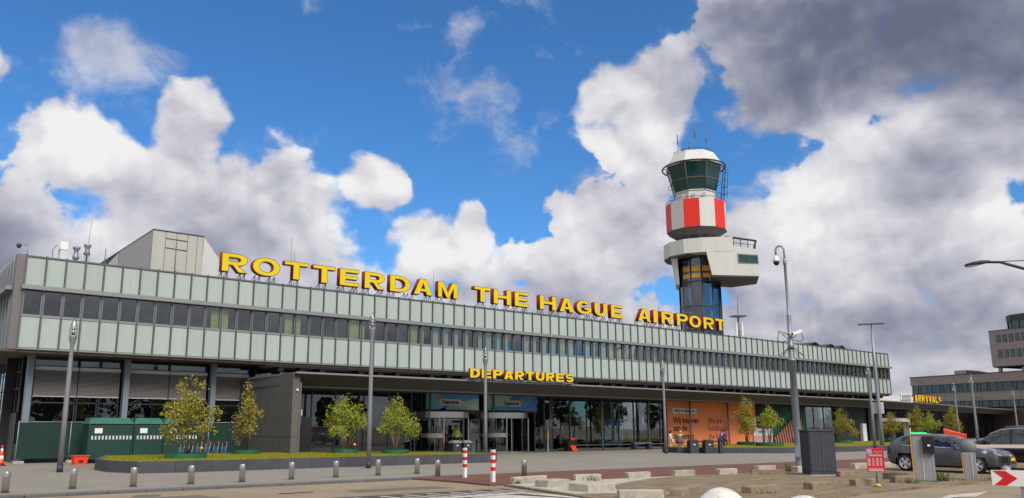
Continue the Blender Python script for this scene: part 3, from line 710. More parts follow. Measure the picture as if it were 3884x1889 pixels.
for i in range(12):
    xs = 69.7 + i * .43; h = .7 + i * .22
    MB().extr([(xs, 44.0, .15), (xs + .22, 44.0, .15), (xs + .12 - .35 * h / 2, 44.0, h + .12), (xs - .1 - .35 * h / 2, 44.0, h)], (0, .06, 0)).obj('slat', 'slat_salmon', GM, True)
MB().box(69.2, 75.4, 44.0, 44.2, .02, .14).obj('ledge', 'black', GM, True)
nb = thing('notice_board', 'white and pink notice panel at the foot of the orange wall behind the shrubs', 'notice board', (66.4, 44.2, 0))
MB().box(66.3, 69.3, 44.1, 44.2, .95, 1.65).obj('white_board', 'white', nb, True); MB().box(66.3, 69.3, 44.09, 44.2, .3, .945).obj('pink_board', 'mural_pink', nb, True)
MB().box(67.0, 68.2, 44.085, 44.099, 1.3, 1.36).box(67.0, 67.9, 44.085, 44.099, 1.18, 1.23).obj('print', 'letter_black', nb, True)
MB().extr([(67.75, 44.08, .9), (68.05, 44.08, .9), (67.9, 44.08, 1.12)], (0, .008, 0)).obj('warning_triangle', 'machine_yellow', nb, True)
wb = MB().box(64.6, 66.9, 44.15, 44.24, 1.9, 2.62).obj('white_plate', 'white'); tag(wb, 'plain white plate on the orange hoarding behind a shrub', 'plate')

# ================================================================== letter signs
def ell(cx, cy, rx, ry, a0, a1, n=14, p=1.0):
    o = []
    for i in range(n + 1):
        a = radians(a0 + (a1 - a0) * i / n); c, s = cos(a), sin(a)
        o.append((cx + rx * math.copysign(abs(c) ** p, c), cy + ry * math.copysign(abs(s) ** p, s)))
    return o
def glyph(ch, w, h, s, b):
    "outline polygons of a wide heavy capital: s = stem width, b = bar height"
    m = h / 2
    if ch == 'I': return [[(0, 0), (w, 0), (w, h), (0, h)]]
    if ch == 'L': return [[(0, 0), (w, 0), (w, b), (s, b), (s, h), (0, h)]]
    if ch == 'T': c = w / 2; return [[(c - s / 2, 0), (c + s / 2, 0), (c + s / 2, h - b), (w, h - b), (w, h), (0, h), (0, h - b), (c - s / 2, h - b)]]
    if ch == 'E': return [[(0, 0), (w, 0), (w, b), (s, b), (s, m - b / 2), (w * .93, m - b / 2), (w * .93, m + b / 2), (s, m + b / 2), (s, h - b), (w, h - b), (w, h), (0, h)]]
    if ch == 'H': return [[(0, 0), (s, 0), (s, m - b / 2), (w - s, m - b / 2), (w - s, 0), (w, 0), (w, h), (w - s, h), (w - s, m + b / 2), (s, m + b / 2), (s, h), (0, h)]]
    if ch == 'U':
        r = h * .48; o = [(0, h)] + [(0, r)] + ell(w / 2, r, w / 2, r, 180, 360, 14, .85) + [(w, h), (w - s, h)]
        i = ell(w / 2, r, w / 2 - s, r - b, 360, 180, 14, .85); return [o + i + [(s, h)]]
    if ch == 'O': return [ell(w / 2, m, w / 2, m, 0, 345, 23, .92), ell(w / 2, m, w / 2 - s, m - b, 0, 345, 23, .92)]
    if ch == 'D':
        c = w * .42; return [[(0, h), (0, 0)] + ell(c, m, w - c, m, -90, 90, 14, .9), [(s, b)] + ell(c, m, w - c - s, m - b, -90, 90, 14, .9) + [(s, h - b)]]
    if ch in 'PR':
        c = w * .58; z0 = h * .36; ry = (h - z0) / 2; cy = z0 + ry
        bowl = ell(c, cy, w - c, ry, -90, 90, 12, .9); hole = [(s, z0 + b)] + ell(c, cy, w - c - s, ry - b, -90, 90, 12, .9) + [(s, h - b)]
        if ch == 'P': return [[(0, h), (0, 0), (s, 0), (s, z0)] + bowl, hole]
        return [[(0, h), (0, 0), (s, 0), (s, z0), (w * .42, z0), (w * .98 - s * 1.15, 0), (w * 1.0, 0), (w * .66, z0)] + bowl[1:], hole]
    if ch == 'A':
        t = s * .62; c = w / 2; k = lambda z: (c - t) * z / h
        zb = h * .2; zt = zb + b * .9; sl = s * 1.12; hz = h - b * 1.35
        inn = lambda z: sl + (c - sl) * z / (hz * 1.0) if z < hz else c
        return [[(0, 0), (sl, 0), (sl + (c - sl) * zb / hz, zb), (w - sl - (c - sl) * zb / hz, zb), (w - sl, 0), (w, 0), (c + t, h), (c - t, h)], [(inn(zt), zt), (w - inn(zt), zt), (c, hz)]]
    if ch == 'V': t = s * .62; c = w / 2; sl = s * 1.12; return [[(0, h), (c - t, 0), (c + t, 0), (w, h), (w - sl, h), (c, b * 1.5), (sl, h)]]
    if ch == 'M':
        c = w / 2; q = s * .85
        return [[(0, 0), (q, 0), (q, h * .58), (c - s * .28, 0), (c + s * .28, 0), (w - q, h * .58), (w - q, 0), (w, 0), (w, h), (w - s * 1.1, h), (c, h * .36), (s * 1.1, h), (0, h)]]
    if ch == 'G':
        o = ell(w / 2, m, w / 2, m, 42, 318, 18, .92); i = ell(w / 2, m, w / 2 - s, m - b, 322, 44, 16, .92)
        return [o + [(w, h * .16), (w, m + b * .1), (w * .52, m + b * .1), (w * .52, m - b * .8), (w - s, m - b * .8), (w - s, h * .26)] + i[1:]]
    if ch == 'S':
        pts = ell(w / 2, h - (m + b / 2) / 2, w / 2 - s / 2, (m - b / 2) / 2, 20, 270, 12, .85)[:] + ell(w / 2, (m + b / 2) / 2, w / 2 - s / 2, (m - b / 2) / 2, 90, -160, 12, .85)[1:]
        L = []; R = []
        for i, p in enumerate(pts):
            a = Vector(pts[max(i - 1, 0)]); c = Vector(pts[min(i + 1, len(pts) - 1)]); t = (c - a).normalized(); n = Vector((-t.y, t.x)); tx = abs(t.x)
            th = (b * tx + s * (1 - tx)) / 2; L.append(tuple(Vector(p) + n * th)); R.append(tuple(Vector(p) - n * th))
        return [L + R[::-1]]
def letter(ch, w, h, s, b, depth, parent, x, y, z, rz=0., inset=.03):
    gp = glyph(ch, w, h, s, b)
    body = curve_mesh('letter', gp, depth / 2); upright(body, x, y, z, rz)
    for i in (0,): pass
    o = mobj('letter', body, 'sign_red', parent, True)
    face = curve_mesh('letter_face', gp, .006, -inset); n = Vector((sin(rz), -cos(rz), 0)) * (depth / 2 + .007)
    upright(face, x + n.x, y + n.y, z, rz); f = mobj('letter_face', face, 'yellow', o)
    edge = curve_mesh('letter_rim', gp, .003, 0.); upright(edge, x + n.x * .985, y + n.y * .985, z, rz); mobj('letter_rim', edge, 'letter_edge', o)
    return o
RS = thing('rooftop_sign', 'huge yellow and red rooftop letters reading ROTTERDAM THE HAGUE AIRPORT', 'sign', (15.9, 44.3, 9.94))
LT = [('R', 15.91, 17.43), ('O', 17.72, 19.42), ('T', 19.67, 21.2), ('T', 21.52, 23.04), ('E', 23.32, 24.68), ('R', 25.07, 26.57), ('D', 26.94, 28.53), ('A', 28.76, 30.31), ('M', 30.72, 32.38), ('T', 33.8, 35.29), ('H', 35.53, 37.16), ('E', 37.49, 38.85), ('H', 39.94, 41.61), ('A', 41.94, 43.5), ('G', 43.77, 45.39), ('U', 45.72, 47.16), ('E', 47.6, 49.01), ('A', 50.81, 52.47), ('I', 52.76, 53.31), ('R', 53.8, 55.37), ('P', 55.84, 57.37), ('O', 57.53, 59.21), ('R', 59.54, 61.09), ('T', 61.26, 62.76)]
sup = MB().tube([(0, 0, 0), (0, .05, .40)], .022, 6).tube([(0, .36, 0), (0, .08, .40)], .018, 6).tube([(0, 0, .02), (0, .36, .02)], .02, 6).tube([(-.18, .36, 0), (0, .08, .38)], .014, 5).mesh('support_frame')
for ch, a, b in LT:
    w = b - a; h = 1.08
    o = letter(ch, w, h, .43 if ch != 'I' else w, .24, .36, RS, a, 44.2, 10.31)
    xs = {'I': (.15, .85), 'T': (.36, .64), 'P': (.06, .3), 'A': (.05, .74, .95), 'O': (.15, .32, .68, .85)}.get(ch, (.06, .28, .78, .95))
    for f in xs:
        q = put('support_frame', sup, o, (a + w * f, 44.15, 9.94), 0, 'black')
MB().box(15.5, 63.2, 44.12, 44.18, 9.942, 9.98).obj('base_rail', 'black', RS, True)
DS = thing('departures_sign', 'yellow DEPARTURES letters standing on the canopy edge', 'sign', (30.2, 39.0, 4.5))
xs = 29.35; word = 'DEPARTURES'; tw = 38.15 - 29.35; pit = tw / 9.9
for i, ch in enumerate(word):
    letter(ch, pit * .86, .56, .25, .135, .16, DS, 29.40 + i * pit * 1.0, 38.75 + (i * pit) * .016, 4.62, .016, .012)
MB().box(29.3, 38.2, 38.85, 38.92, 4.54, 4.60).obj('base_rail', 'alu', DS, True)
AS = thing('arrivals_sign', 'small yellow ARRIVALS letters on the far canopy edge', 'sign', (96.4, 43.0, 4.5))
p0, p1 = Vector((96.4, 42.95)), Vector((107.0, 44.45)); dv = (p1 - p0); ra = atan2(dv.y, dv.x); pit = dv.length / 8.05
for i, ch in enumerate('ARRIVALS'):
    q = p0 + dv.normalized() * pit * i; ww = pit * (.84 if ch != 'I' else .42)
    letter(ch, ww, .76, .36 if ch != 'I' else ww, .19, .2, AS, q.x + (.2 if ch == 'I' else 0), q.y, 4.62, ra, .012)
MB().tube([(96.4, 43.1, 4.56), (107.0, 44.6, 4.56)], .04, 6).obj('base_rail', 'alu', AS, True)

# ================================================================== rooftop plant room and masts
PR = thing('plant_room', 'grey angular rooftop plant room behind the first letters', 'roof structure', (12.9, 46.5, 9.8))
fx = [12.84, 13.5, 14.12, 14.75, 15.3, 15.66]
for a, b in zip(fx[:-1], fx[1:]): MB().bbox(a + .012, b - .012, 46.5, 46.56, 9.8, 12.68, .006).obj('cladding_panel', 'plant_panel', PR, True)
MB().box(12.86, 15.64, 46.56, 46.7, 9.8, 12.66).obj('core', 'win_frame', PR, True)
MB().tube([(13.52, 46.47, 11.75), (14.73, 46.47, 11.72)], .018, 5).tube([(13.52, 46.47, 12.3), (14.73, 46.47, 12.28)], .018, 5).tube([(14.12, 46.46, 10.3), (14.12, 46.46, 12.1)], .02, 5).obj('door_bars', 'alu_dark', PR, True)
ys = [46.5 + i * .72 for i in range(11)]
top = lambda y: 12.7 - max(0, (y - 46.5)) * .0
for a, b in zip(ys[:-1], ys[1:]): MB().bbox(12.80, 12.86, a + .01, b - .01, 9.8, 12.68, .005).obj('cladding_panel', 'plant_panel', PR, True)
MB().add([(12.80, 53.75, 9.8), (12.80, 53.75, 12.6), (12.80, 58.6, 12.0), (12.80, 58.6, 9.8), (13.2, 53.75, 9.8), (13.2, 53.75, 12.6), (13.2, 58.6, 12.0), (13.2, 58.6, 9.8)], [(0, 1, 2, 3), (4, 7, 6, 5), (1, 5, 6, 2), (3, 2, 6, 7)]).obj('fabric_wall', 'fabric_white', PR, True)
MB().add([(12.78, 46.45, 12.70), (15.7, 46.45, 12.70), (16.3, 54, 12.6), (12.78, 58.8, 12.62), (12.78, 46.45, 12.74), (15.7, 46.45, 12.74), (16.3, 54, 12.64), (12.78, 58.8, 12.66)], [(3, 2, 1, 0), (4, 5, 6, 7), (0, 1, 5, 4), (1, 2, 6, 5), (2, 3, 7, 6), (3, 0, 4, 7)]).obj('flat_roof', 'alu_dark', PR, True)
ap = [(15.67, 46.5, 12.68), (15.67, 46.5, 9.8), (16.7, 46.9, 11.7), (17.3, 47.2, 9.8), (16.6, 50, 12.5), (18.6, 50, 11.0), (19.8, 50, 9.8)]
MB().add([ap[0], ap[1], ap[3], ap[2]], [(0, 1, 2, 3)]).add([ap[0], ap[2], ap[4]], [(0, 1, 2)]).add([ap[2], ap[5], ap[4]], [(0, 1, 2)]).add([ap[2], ap[3], ap[5]], [(0, 1, 2)]).add([ap[3], ap[6], ap[5]], [(0, 1, 2)]).obj('fabric_facets', 'fabric_white', PR, True)
MB().box(12.9, 15.6, 46.7, 53.7, 9.8, 12.66).obj('inner_block', 'plant_panel', PR, True)
rb = MB().box(20, 52, 49, 60, 9.8, 10.45).obj('roof_upstand', 'roofing'); tag(rb, 'low pale grey roof upstand seen behind the rooftop letters', 'roof structure')
c1 = MB().lathe([(.09, 9.8), (.09, 10.45), (.17, 10.5), (.17, 10.62), (.11, 10.75), (.11, 10.95), (.19, 11.05), (.19, 11.15)], 12, (8.95, 46.5)).obj('roof_vent', 'galv'); tag(c1, 'short grey roof vent without whip left of the plant room', 'roof vent')
c2 = thing('roof_vent', 'taller grey roof vent carrying a long whip aerial', 'roof vent', (9.5, 46.5, 9.8))
MB().lathe([(.05, 9.8), (.05, 10.75), (.18, 10.8), (.12, 11.0), (.12, 11.15), (.19, 11.25), (.19, 11.36)], 12, (9.48, 46.5)).obj('vent', 'galv', c2, True)
MB().tube([(9.38, 46.5, 10.2), (9.38, 46.5, 10.8)], .015, 5).tube([(9.6, 46.5, 10.2), (9.6, 46.5, 10.8)], .015, 5).obj('stays', 'galv', c2, True); MB().tube([(9.5, 46.5, 11.3), (9.58, 46.5, 12.85)], .012, 5).obj('whip', 'galv', c2, True)
dc = thing('dome_camera', 'small dome camera on a thin post at the roof corner', 'camera', (6.6, 46, 9.8))
MB().tube([(6.6, 46, 9.8), (6.6, 46, 11.1)], .03, 6).tube([(6.6, 46, 10.75), (6.4, 46, 10.9), (6.25, 46, 10.82)], .02, 6).obj('post', 'galv', dc, True)
MB().lathe([(.03, 10.87), (.11, 10.83), (.12, 10.75), (.09, 10.66), (.02, 10.62)], 12, (6.2, 46)).obj('dome', 'cabinet', dc, True)
wx = thing('roof_radio_unit', 'white square radio unit on a short post on the roof edge', 'antenna', (8.1, 46, 9.8))
MB().tube([(8.05, 46, 9.8), (8.05, 46, 10.8)], .035, 6).obj('post', 'galv', wx, True); MB().bbox(8.02, 8.42, 45.75, 45.9, 10.78, 11.2, .02).obj('panel_box', 'white', wx, True)
MB().tube([(7.9, 45.9, 11.0), (7.72, 45.9, 10.7), (7.75, 45.9, 10.3), (8.0, 45.9, 10.25)], .015, 5).obj('cable', 'black', wx, True)
for x, z, lab, r in ((10.4, 11.25, 'dark thick stub aerial beside the plant room slope', .03), (21.2, 13.45, 'tall thin whip aerial behind the second letter T', .02), (21.42, 12.65, 'shorter thin whip aerial beside the tall one', .018), (32.08, 12.7, 'thin whip aerial behind the letter M', .016), (53.24, 11.4, 'short thin aerial left of the word AIRPORT', .02), (56.5, 12.35, 'dark thin aerial between the letters I and R', .035)):
    tag(MB().tube([(x, 46.5, 9.8), (x, 46.5, 10.6), (x, 46.5, z)], [r * 1.3, r, r * .7], 6).obj('whip_aerial', 'alu_dark'), lab, 'aerial', 'whip aerials on the terminal roof')
am = thing('antenna_mast', 'roof mast with saucer and white panel antennas right of the tower', 'antenna', (68.5, 46.5, 9.8))
MB().tube([(68.5, 46.5, 9.8), (68.5, 46.5, 12.6)], .09, 8).obj('pole', 'galv', am, True); MB().tube([(68.5, 46.5, 12.6), (68.6, 46.5, 14.5)], .03, 6).obj('whip', 'alu_dark', am, True)
MB().lathe([(.1, 12.28), (.85, 12.42), (.85, 12.46), (.1, 12.62)], 14, (68.5, 46.5)).obj('saucer', 'galv', am, True)
for dx, dy in ((-.42, 0), (.42, .05), (.1, -.3)): MB().bbox(68.5 + dx - .11, 68.5 + dx + .11, 46.42 + dy, 46.55 + dy, 10.5, 11.75, .02).obj('panel_antenna', 'white', am, True)
for i, (x0, x1, xe) in enumerate(((82.9, 85.25, 86.6), (86.6, 88.65, 89.8), (89.8, 91.0, 92.1))):
    t = MB().add([(x0, 48, 10.62), (x1, 48, 11.1), (x0, 54, 10.62), (x1, 54, 11.1), (x1 + .02, 48, 11.04), (x0 + .1, 48, 10.55), (x1 + .02, 54, 11.04), (x0 + .1, 54, 10.55)], [(0, 1, 3, 2), (4, 5, 7, 6), (0, 5, 4, 1), (2, 3, 6, 7)]).add([(x1, 48, 11.1), (xe, 48, 10.62), (xe, 54, 10.62), (x1, 54, 11.1), (x1, 48, 11.03), (xe - .1, 48, 10.55), (xe - .1, 54, 10.55), (x1, 54, 11.03)], [(0, 3, 2, 1), (4, 5, 6, 7), (0, 1, 5, 4), (2, 3, 7, 6)]).obj('solar_panel', 'win_frame')
    tag(t, ('leftmost', 'middle', 'rightmost')[i] + ' dark tented solar panel on the far end of the roof', 'solar panel', 'solar panels on the roof end')
    MB().tube([(x1, 48.2, 9.8), (x1, 48.2, 11.05)], .03, 5).obj('post', 'black', t); MB().tube([(x1 - .4, 48.2, 9.8), (x1 - .4, 48.2, 10.95)], .025, 5).obj('post', 'black', t)

# ================================================================== control tower
TWR = thing('control_tower', 'red and white control tower with glass cab and glazed stair shaft', 'tower', (84.3, 62.59, 0), radians(-53.41))
ph12 = radians(7); ph8 = radians(-17)
def ring(mb, prof, n, ph): return mb.lathe(prof, n, (0, 0), False, ph)
R12 = 3.82
for k in range(12):
    a0 = ph12 + radians(30 * k); a1 = a0 + radians(30)
    p = [(R12 * sin(a0), -R12 * cos(a0)), (R12 * sin(a1), -R12 * cos(a1))]
    q = [(3.5 * sin(a0), -3.5 * cos(a0)), (3.5 * sin(a1), -3.5 * cos(a1))]
    MB().prism([p[0], p[1], q[1], q[0]], 26.35, 30.0).obj('drum_facet', 'tower_red' if k % 2 else 'tower_white', TWR)
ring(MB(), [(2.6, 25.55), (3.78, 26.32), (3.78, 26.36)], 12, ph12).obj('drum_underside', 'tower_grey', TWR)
ring(MB(), [(3.49, 26.4), (3.49, 29.9)], 12, ph12).obj('drum_core', 'tower_grey', TWR)
MB().tube([(3.7 * sin(radians(i * 15)), -3.7 * cos(radians(i * 15)), 30.28) for i in range(25)], .05, 6, False).obj('drum_rail', 'galv', TWR)
ring(MB(), [(2.62, 29.9), (2.62, 31.35), (2.75, 31.4), (2.75, 31.5)], 8, ph8).obj('cab_base', 'tower_white', TWR)
for k in range(3): MB().box(-1.6 + k * 1.25, -1.2 + k * 1.25, -2.66, -2.5, 30.2, 30.9).obj('base_hatch', 'plant_panel', TWR)
def cabring(z): f = (z - 31.5) / (35.1 - 31.5); return 2.72 + (3.62 - 2.72) * f
for k in range(8):
    for z0, z1 in ((31.5, 32.95), (33.05, 35.05)):
        a0 = ph8 + radians(45 * k); a1 = a0 + radians(45); r0, r1 = cabring(z0), cabring(z1); d = .03
        v = [(r0 * sin(a0), -r0 * cos(a0), z0), (r0 * sin(a1), -r0 * cos(a1), z0), (r1 * sin(a1), -r1 * cos(a1), z1), (r1 * sin(a0), -r1 * cos(a0), z1)]
        am_ = (a0 + a1) / 2; MB().extr(v, (-sin(am_) * d, cos(am_) * d, 0)).obj('cab_pane', 'glass_tower', TWR)
    a = ph8 + radians(45 * k); MB().tube([((cabring(z) + .02) * sin(a), -(cabring(z) + .02) * cos(a), z) for z in (31.45, 35.1)], .075, 6).obj('cab_mullion', 'tower_grey' if k not in (6,) else 'tower_white', TWR)
ring(MB(), [(cabring(33.0) - .05, 32.94), (cabring(33.0) + .05, 32.94), (cabring(33) + .07, 33.06), (cabring(33.0) - .05, 33.06)], 8, ph8).obj('cab_transom', 'tower_grey', TWR)
ring(MB(), [(2.6, 31.5), (2.6, 31.55)], 8, ph8).obj('cab_floor', 'interior', TWR); ring(MB(), [(1.2, 31.6), (1.4, 32.6), (1.2, 33.3), (.5, 34.9)], 8, 0).obj('cab_console', 'interior', TWR)
ring(MB(), [(3.62, 34.95), (3.75, 35.0), (3.78, 35.18), (3.6, 35.3), (2.72, 36.75), (2.6, 36.8)], 8, ph8).obj('cab_roof', 'tower_white', TWR)
MB().tube([(4.02 * sin(radians(i * 10)), -4.02 * cos(radians(i * 10)), 34.95) for i in range(37)], .10, 6, False).obj('service_rail', 'black', TWR)
for k in range(8):
    a = ph8 + radians(22 + 45 * k); MB().tube([(3.6 * sin(a), -3.6 * cos(a), 35.15), (4.02 * sin(a), -4.02 * cos(a), 34.95)], .05, 5).obj('rail_bracket', 'black', TWR)
MB().tube([(2.5 * sin(radians(i * 15)), -2.5 * cos(radians(i * 15)), 37.05) for i in range(25)], .025, 5, False).obj('roof_rail', 'black', TWR)
for x, y, z, z2 in ((-1.85, -.8, 39.6, 38.2), (-.45, -1.2, 38.3, 37.2), (.35, -.9, 40.9, 38.9), (1.75, -1.1, 39.4, 38.0)):
    w = MB().tube([(x, y, 36.7), (x, y, z2)], .03, 5).obj('aerial', 'alu_dark', TWR); MB().tube([(x, y, z2), (x, y, z)], .065, 6).obj('rod', 'alu_dark', w)
MB().lathe([(.3, 36.8), (.25, 37.1), (.06, 37.2), (.16, 37.45), (.16, 37.5)], 10, (-1.2, -1.0)).obj('beacon', 'tower_grey', TWR)
MB().tube([(-2.3, -.5, 36.75), (-2.3, -.5, 37.25), (-1.95, -.5, 37.3), (-1.95, -.5, 36.8)], .04, 5).obj('roof_hoop', 'black', TWR)
# caged ladder on the right of the cab
ld = MB().tube([(3.55, -.5, 30.3), (4.0, -.5, 34.9)], .05, 5).tube([(3.2, -.9, 30.3), (3.75, -.9, 34.9)], .05, 5)
for i in range(16): z = 30.4 + i * .28; f = (z - 30.3) / 4.6; ld.tube([(3.55 + .45 * f, -.5, z), (3.2 + .55 * f, -.9, z)], .025, 4)
for i in range(4): z = 31 + i * .95; f = (z - 30.3) / 4.6; ld.tube([(3.55 + .45 * f, -.5, z), (4.05 + .2 * f, -.7, z), (3.2 + .55 * f, -.9, z)], .03, 4)
ld.tube([(3.95, -.7, 30.6), (4.3, -.7, 34.6)], .03, 4).obj('ladder', 'black', TWR)
for s, z in ((-1, 32.4), (-1, 30.9), (1, 32.6), (1, 31.0)): MB().tube([(s * (2.95 + .35 * cos(radians(i * 30))), -.6, z + .3 * sin(radians(i * 30))) for i in range(13)], .035, 5, False).obj('hoop', 'black', TWR)
# neck
ring(MB(), [(2.5, 24.6), (2.5, 25.7)], 12, ph12).obj('neck_glass', 'black_gloss', TWR)
for k in range(12): a = ph12 + radians(30 * k); MB().box(-.06, .06, -2.58, -2.5, 24.6, 25.7).obj('neck_mullion', 'tower_grey', TWR).rotation_euler = (0, 0, a)
# white wrap-round body with the box to the right
R2 = 4.3
ang = [radians(a) for a in (97, 67 - 6, 37, 7, -23, -53, -83, -113, -143)]
outer = [(R2 * sin(a), -R2 * cos(a)) for a in [radians(v) for v in (-170, -143, -113, -83, -53, -23, 7)]]
band = outer + [(2.2, -4.15), (4.2, -3.9), (4.2, 2.2), (1.0, 4.2)]
MB().prism(band, 22.9, 24.72).obj('body_band', 'tower_white', TWR)
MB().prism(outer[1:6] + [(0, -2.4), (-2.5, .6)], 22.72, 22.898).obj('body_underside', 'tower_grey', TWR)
MB().add([(1.0, -4.25, 22.9), (1.55, -4.2, 19.98), (7.0, -3.55, 19.7), (7.0, -3.55, 23.0), (3.5, -3.95, 23.7), (3.2, -4.0, 24.7), (1.0, -4.25, 24.72),
          (1.0, 1.6, 22.9), (1.55, 1.6, 19.98), (7.0, 1.6, 19.7), (7.0, 1.6, 23.0), (3.5, 1.6, 23.7), (3.2, 1.6, 24.7), (1.0, 1.6, 24.72)],
         [(0, 1, 2, 3, 4, 5, 6), (13, 12, 11, 10, 9, 8, 7), (0, 7, 8, 1), (1, 8, 9, 2), (2, 9, 10, 3), (3, 10, 11, 4), (4, 11, 12, 5), (5, 12, 13, 6)]).obj('box_room', 'tower_white', TWR)
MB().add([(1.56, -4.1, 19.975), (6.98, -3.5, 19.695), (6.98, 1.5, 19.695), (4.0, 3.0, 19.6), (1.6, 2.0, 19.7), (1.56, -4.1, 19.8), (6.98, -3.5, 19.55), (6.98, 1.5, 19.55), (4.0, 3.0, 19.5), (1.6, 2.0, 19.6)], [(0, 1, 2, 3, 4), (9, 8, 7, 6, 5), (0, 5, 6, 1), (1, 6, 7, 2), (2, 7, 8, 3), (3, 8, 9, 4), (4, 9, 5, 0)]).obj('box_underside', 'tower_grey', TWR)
wf = MB().add([(4.65, -3.88, 22.55), (4.65, -3.88, 21.35), (7.06, -3.6, 21.2), (7.06, -3.6, 22.3), (4.65, -3.7, 22.55), (4.65, -3.7, 21.35), (7.06, -3.4, 21.2), (7.06, -3.4, 22.3)], [(0, 1, 2, 3), (0, 4, 5, 1), (1, 5, 6, 2), (2, 6, 7, 3), (3, 7, 4, 0)]).obj('strip_window', 'alu', TWR)
MB().extr([(4.78, -3.885, 22.42), (4.78, -3.885, 21.47), (6.0, -3.745, 21.38), (6.0, -3.745, 22.3)], (0, -.02, 0)).obj('pane', 'glass_teal', wf); MB().extr([(6.05, -3.735, 22.3), (6.05, -3.735, 21.38), (6.98, -3.63, 21.3), (6.98, -3.63, 22.2)], (0, -.02, 0)).obj('pane', 'glass_teal', wf)
tr_ = MB()
tr_.tube([(3.3, -3.9, 24.75), (6.9, -3.45, 24.1)], .12, 4)
for i in range(5): f = i / 4; tr_.tube([(3.4 + 3.4 * f, -3.85 + .4 * f, 23.6 - .55 * f), (3.4 + 3.4 * f, -3.85 + .4 * f, 24.7 - .6 * f)], .045, 4)
tr_.tube([(3.3, -3.87, 24.15), (6.9, -3.45, 23.5)], .035, 4).tube([(6.9, -3.45, 24.1), (6.9, 1.0, 24.1)], .12, 4)
tr_.obj('terrace_railing', 'black', TWR)
MB().add([(-3.35, -2.0, 22.9), (-2.55, -2.45, 22.9), (-2.45, -2.4, 19.3), (-2.95, -2.0, 19.3), (-3.35, 2.0, 22.9), (-2.55, 2.0, 22.9), (-2.45, 2.0, 19.3), (-2.95, 2.0, 19.3)], [(0, 3, 2, 1), (4, 5, 6, 7), (0, 4, 7, 3), (1, 2, 6, 5), (3, 7, 6, 2)]).obj('side_fin', 'tower_white', TWR)
# glazed shaft
SR = 2.5
for k in range(12):
    a0 = ph12 + radians(30 * k); a1 = a0 + radians(30)
    for z0, z1 in ((0, 5), (5.05, 10), (10.05, 13.5), (13.55, 16.5), (16.55, 19.6), (19.65, 22.8)):
        v = [(SR * sin(a0), -SR * cos(a0), z0), (SR * sin(a1), -SR * cos(a1), z0), (SR * sin(a1), -SR * cos(a1), z1), (SR * sin(a0), -SR * cos(a0), z1)]
        am_ = (a0 + a1) / 2; MB().extr(v, (-sin(am_) * .02, cos(am_) * .02, 0)).obj('shaft_pane', 'glass_shaft', TWR)
    MB().tube([((SR + .03) * sin(a0), -(SR + .03) * cos(a0), 0), ((SR + .03) * sin(a0), -(SR + .03) * cos(a0), 22.85)], .09, 6).obj('shaft_mullion', 'win_frame', TWR)
for z in (5.02, 10.02, 13.52, 16.52, 19.62): ring(MB(), [(SR - .05, z - .08), (SR + .06, z - .08), (SR + .06, z + .08), (SR - .05, z + .08)], 12, ph12).obj('shaft_ring', 'win_frame', TWR)
MB().box(-1.1, 1.2, -.9, 1.5, 0, 22.7).obj('lift_core', 'tower_grey', TWR)
for k in (11, 0, 1):
    a = ph12 + radians(30 * k - 15)
    for z0, z1 in ((20.9, 21.55), (20.05, 20.6)): MB().box(-.55, .55, -SR - .0, -SR + .06, z0, z1).obj('orange_panel', 'orange_frame', TWR).rotation_euler = (0, 0, a)
stz = MB()
for z in (14.2, 8.5): stz.add([(-1.9, -1.6, z + 1.8), (1.6, -1.9, z - .2), (1.6, -1.2, z - .2), (-1.9, -1.0, z + 1.8), (-1.9, -1.6, z + 1.5), (1.6, -1.9, z - .5), (1.6, -1.2, z - .5), (-1.9, -1.0, z + 1.5)], [(0, 1, 2, 3), (7, 6, 5, 4), (0, 4, 5, 1), (2, 6, 7, 3), (0, 3, 7, 4), (1, 5, 6, 2)])
stz.obj('stair_flight', 'orange_frame', TWR)
sr_ = MB()
for k in range(3): sr_.tube([(-1.9, -1.7, 16.4 + .35 * k), (1.6, -2.0, 14.3 + .35 * k)], .03, 4)
sr_.obj('stair_rail', 'galv', TWR)

# ================================================================== brick office block far right
BP = Vector((155.16, 69.47)); BD = Vector((-.22495, -.97437)); BN = Vector((.97437, -.22495))   # face direction (towards us), depth away
bb = thing('brick_office', 'grey brick office with ribbon windows and a raised block, far right', 'building', (BP.x, BP.y, 0))
bb.rotation_euler = (0, 0, atan2(BD.y, BD.x)); INV[bb.name] = (Matrix.Translation((BP.x, BP.y, 0)) @ Matrix.Rotation(atan2(BD.y, BD.x), 4, 'Z')).inverted()
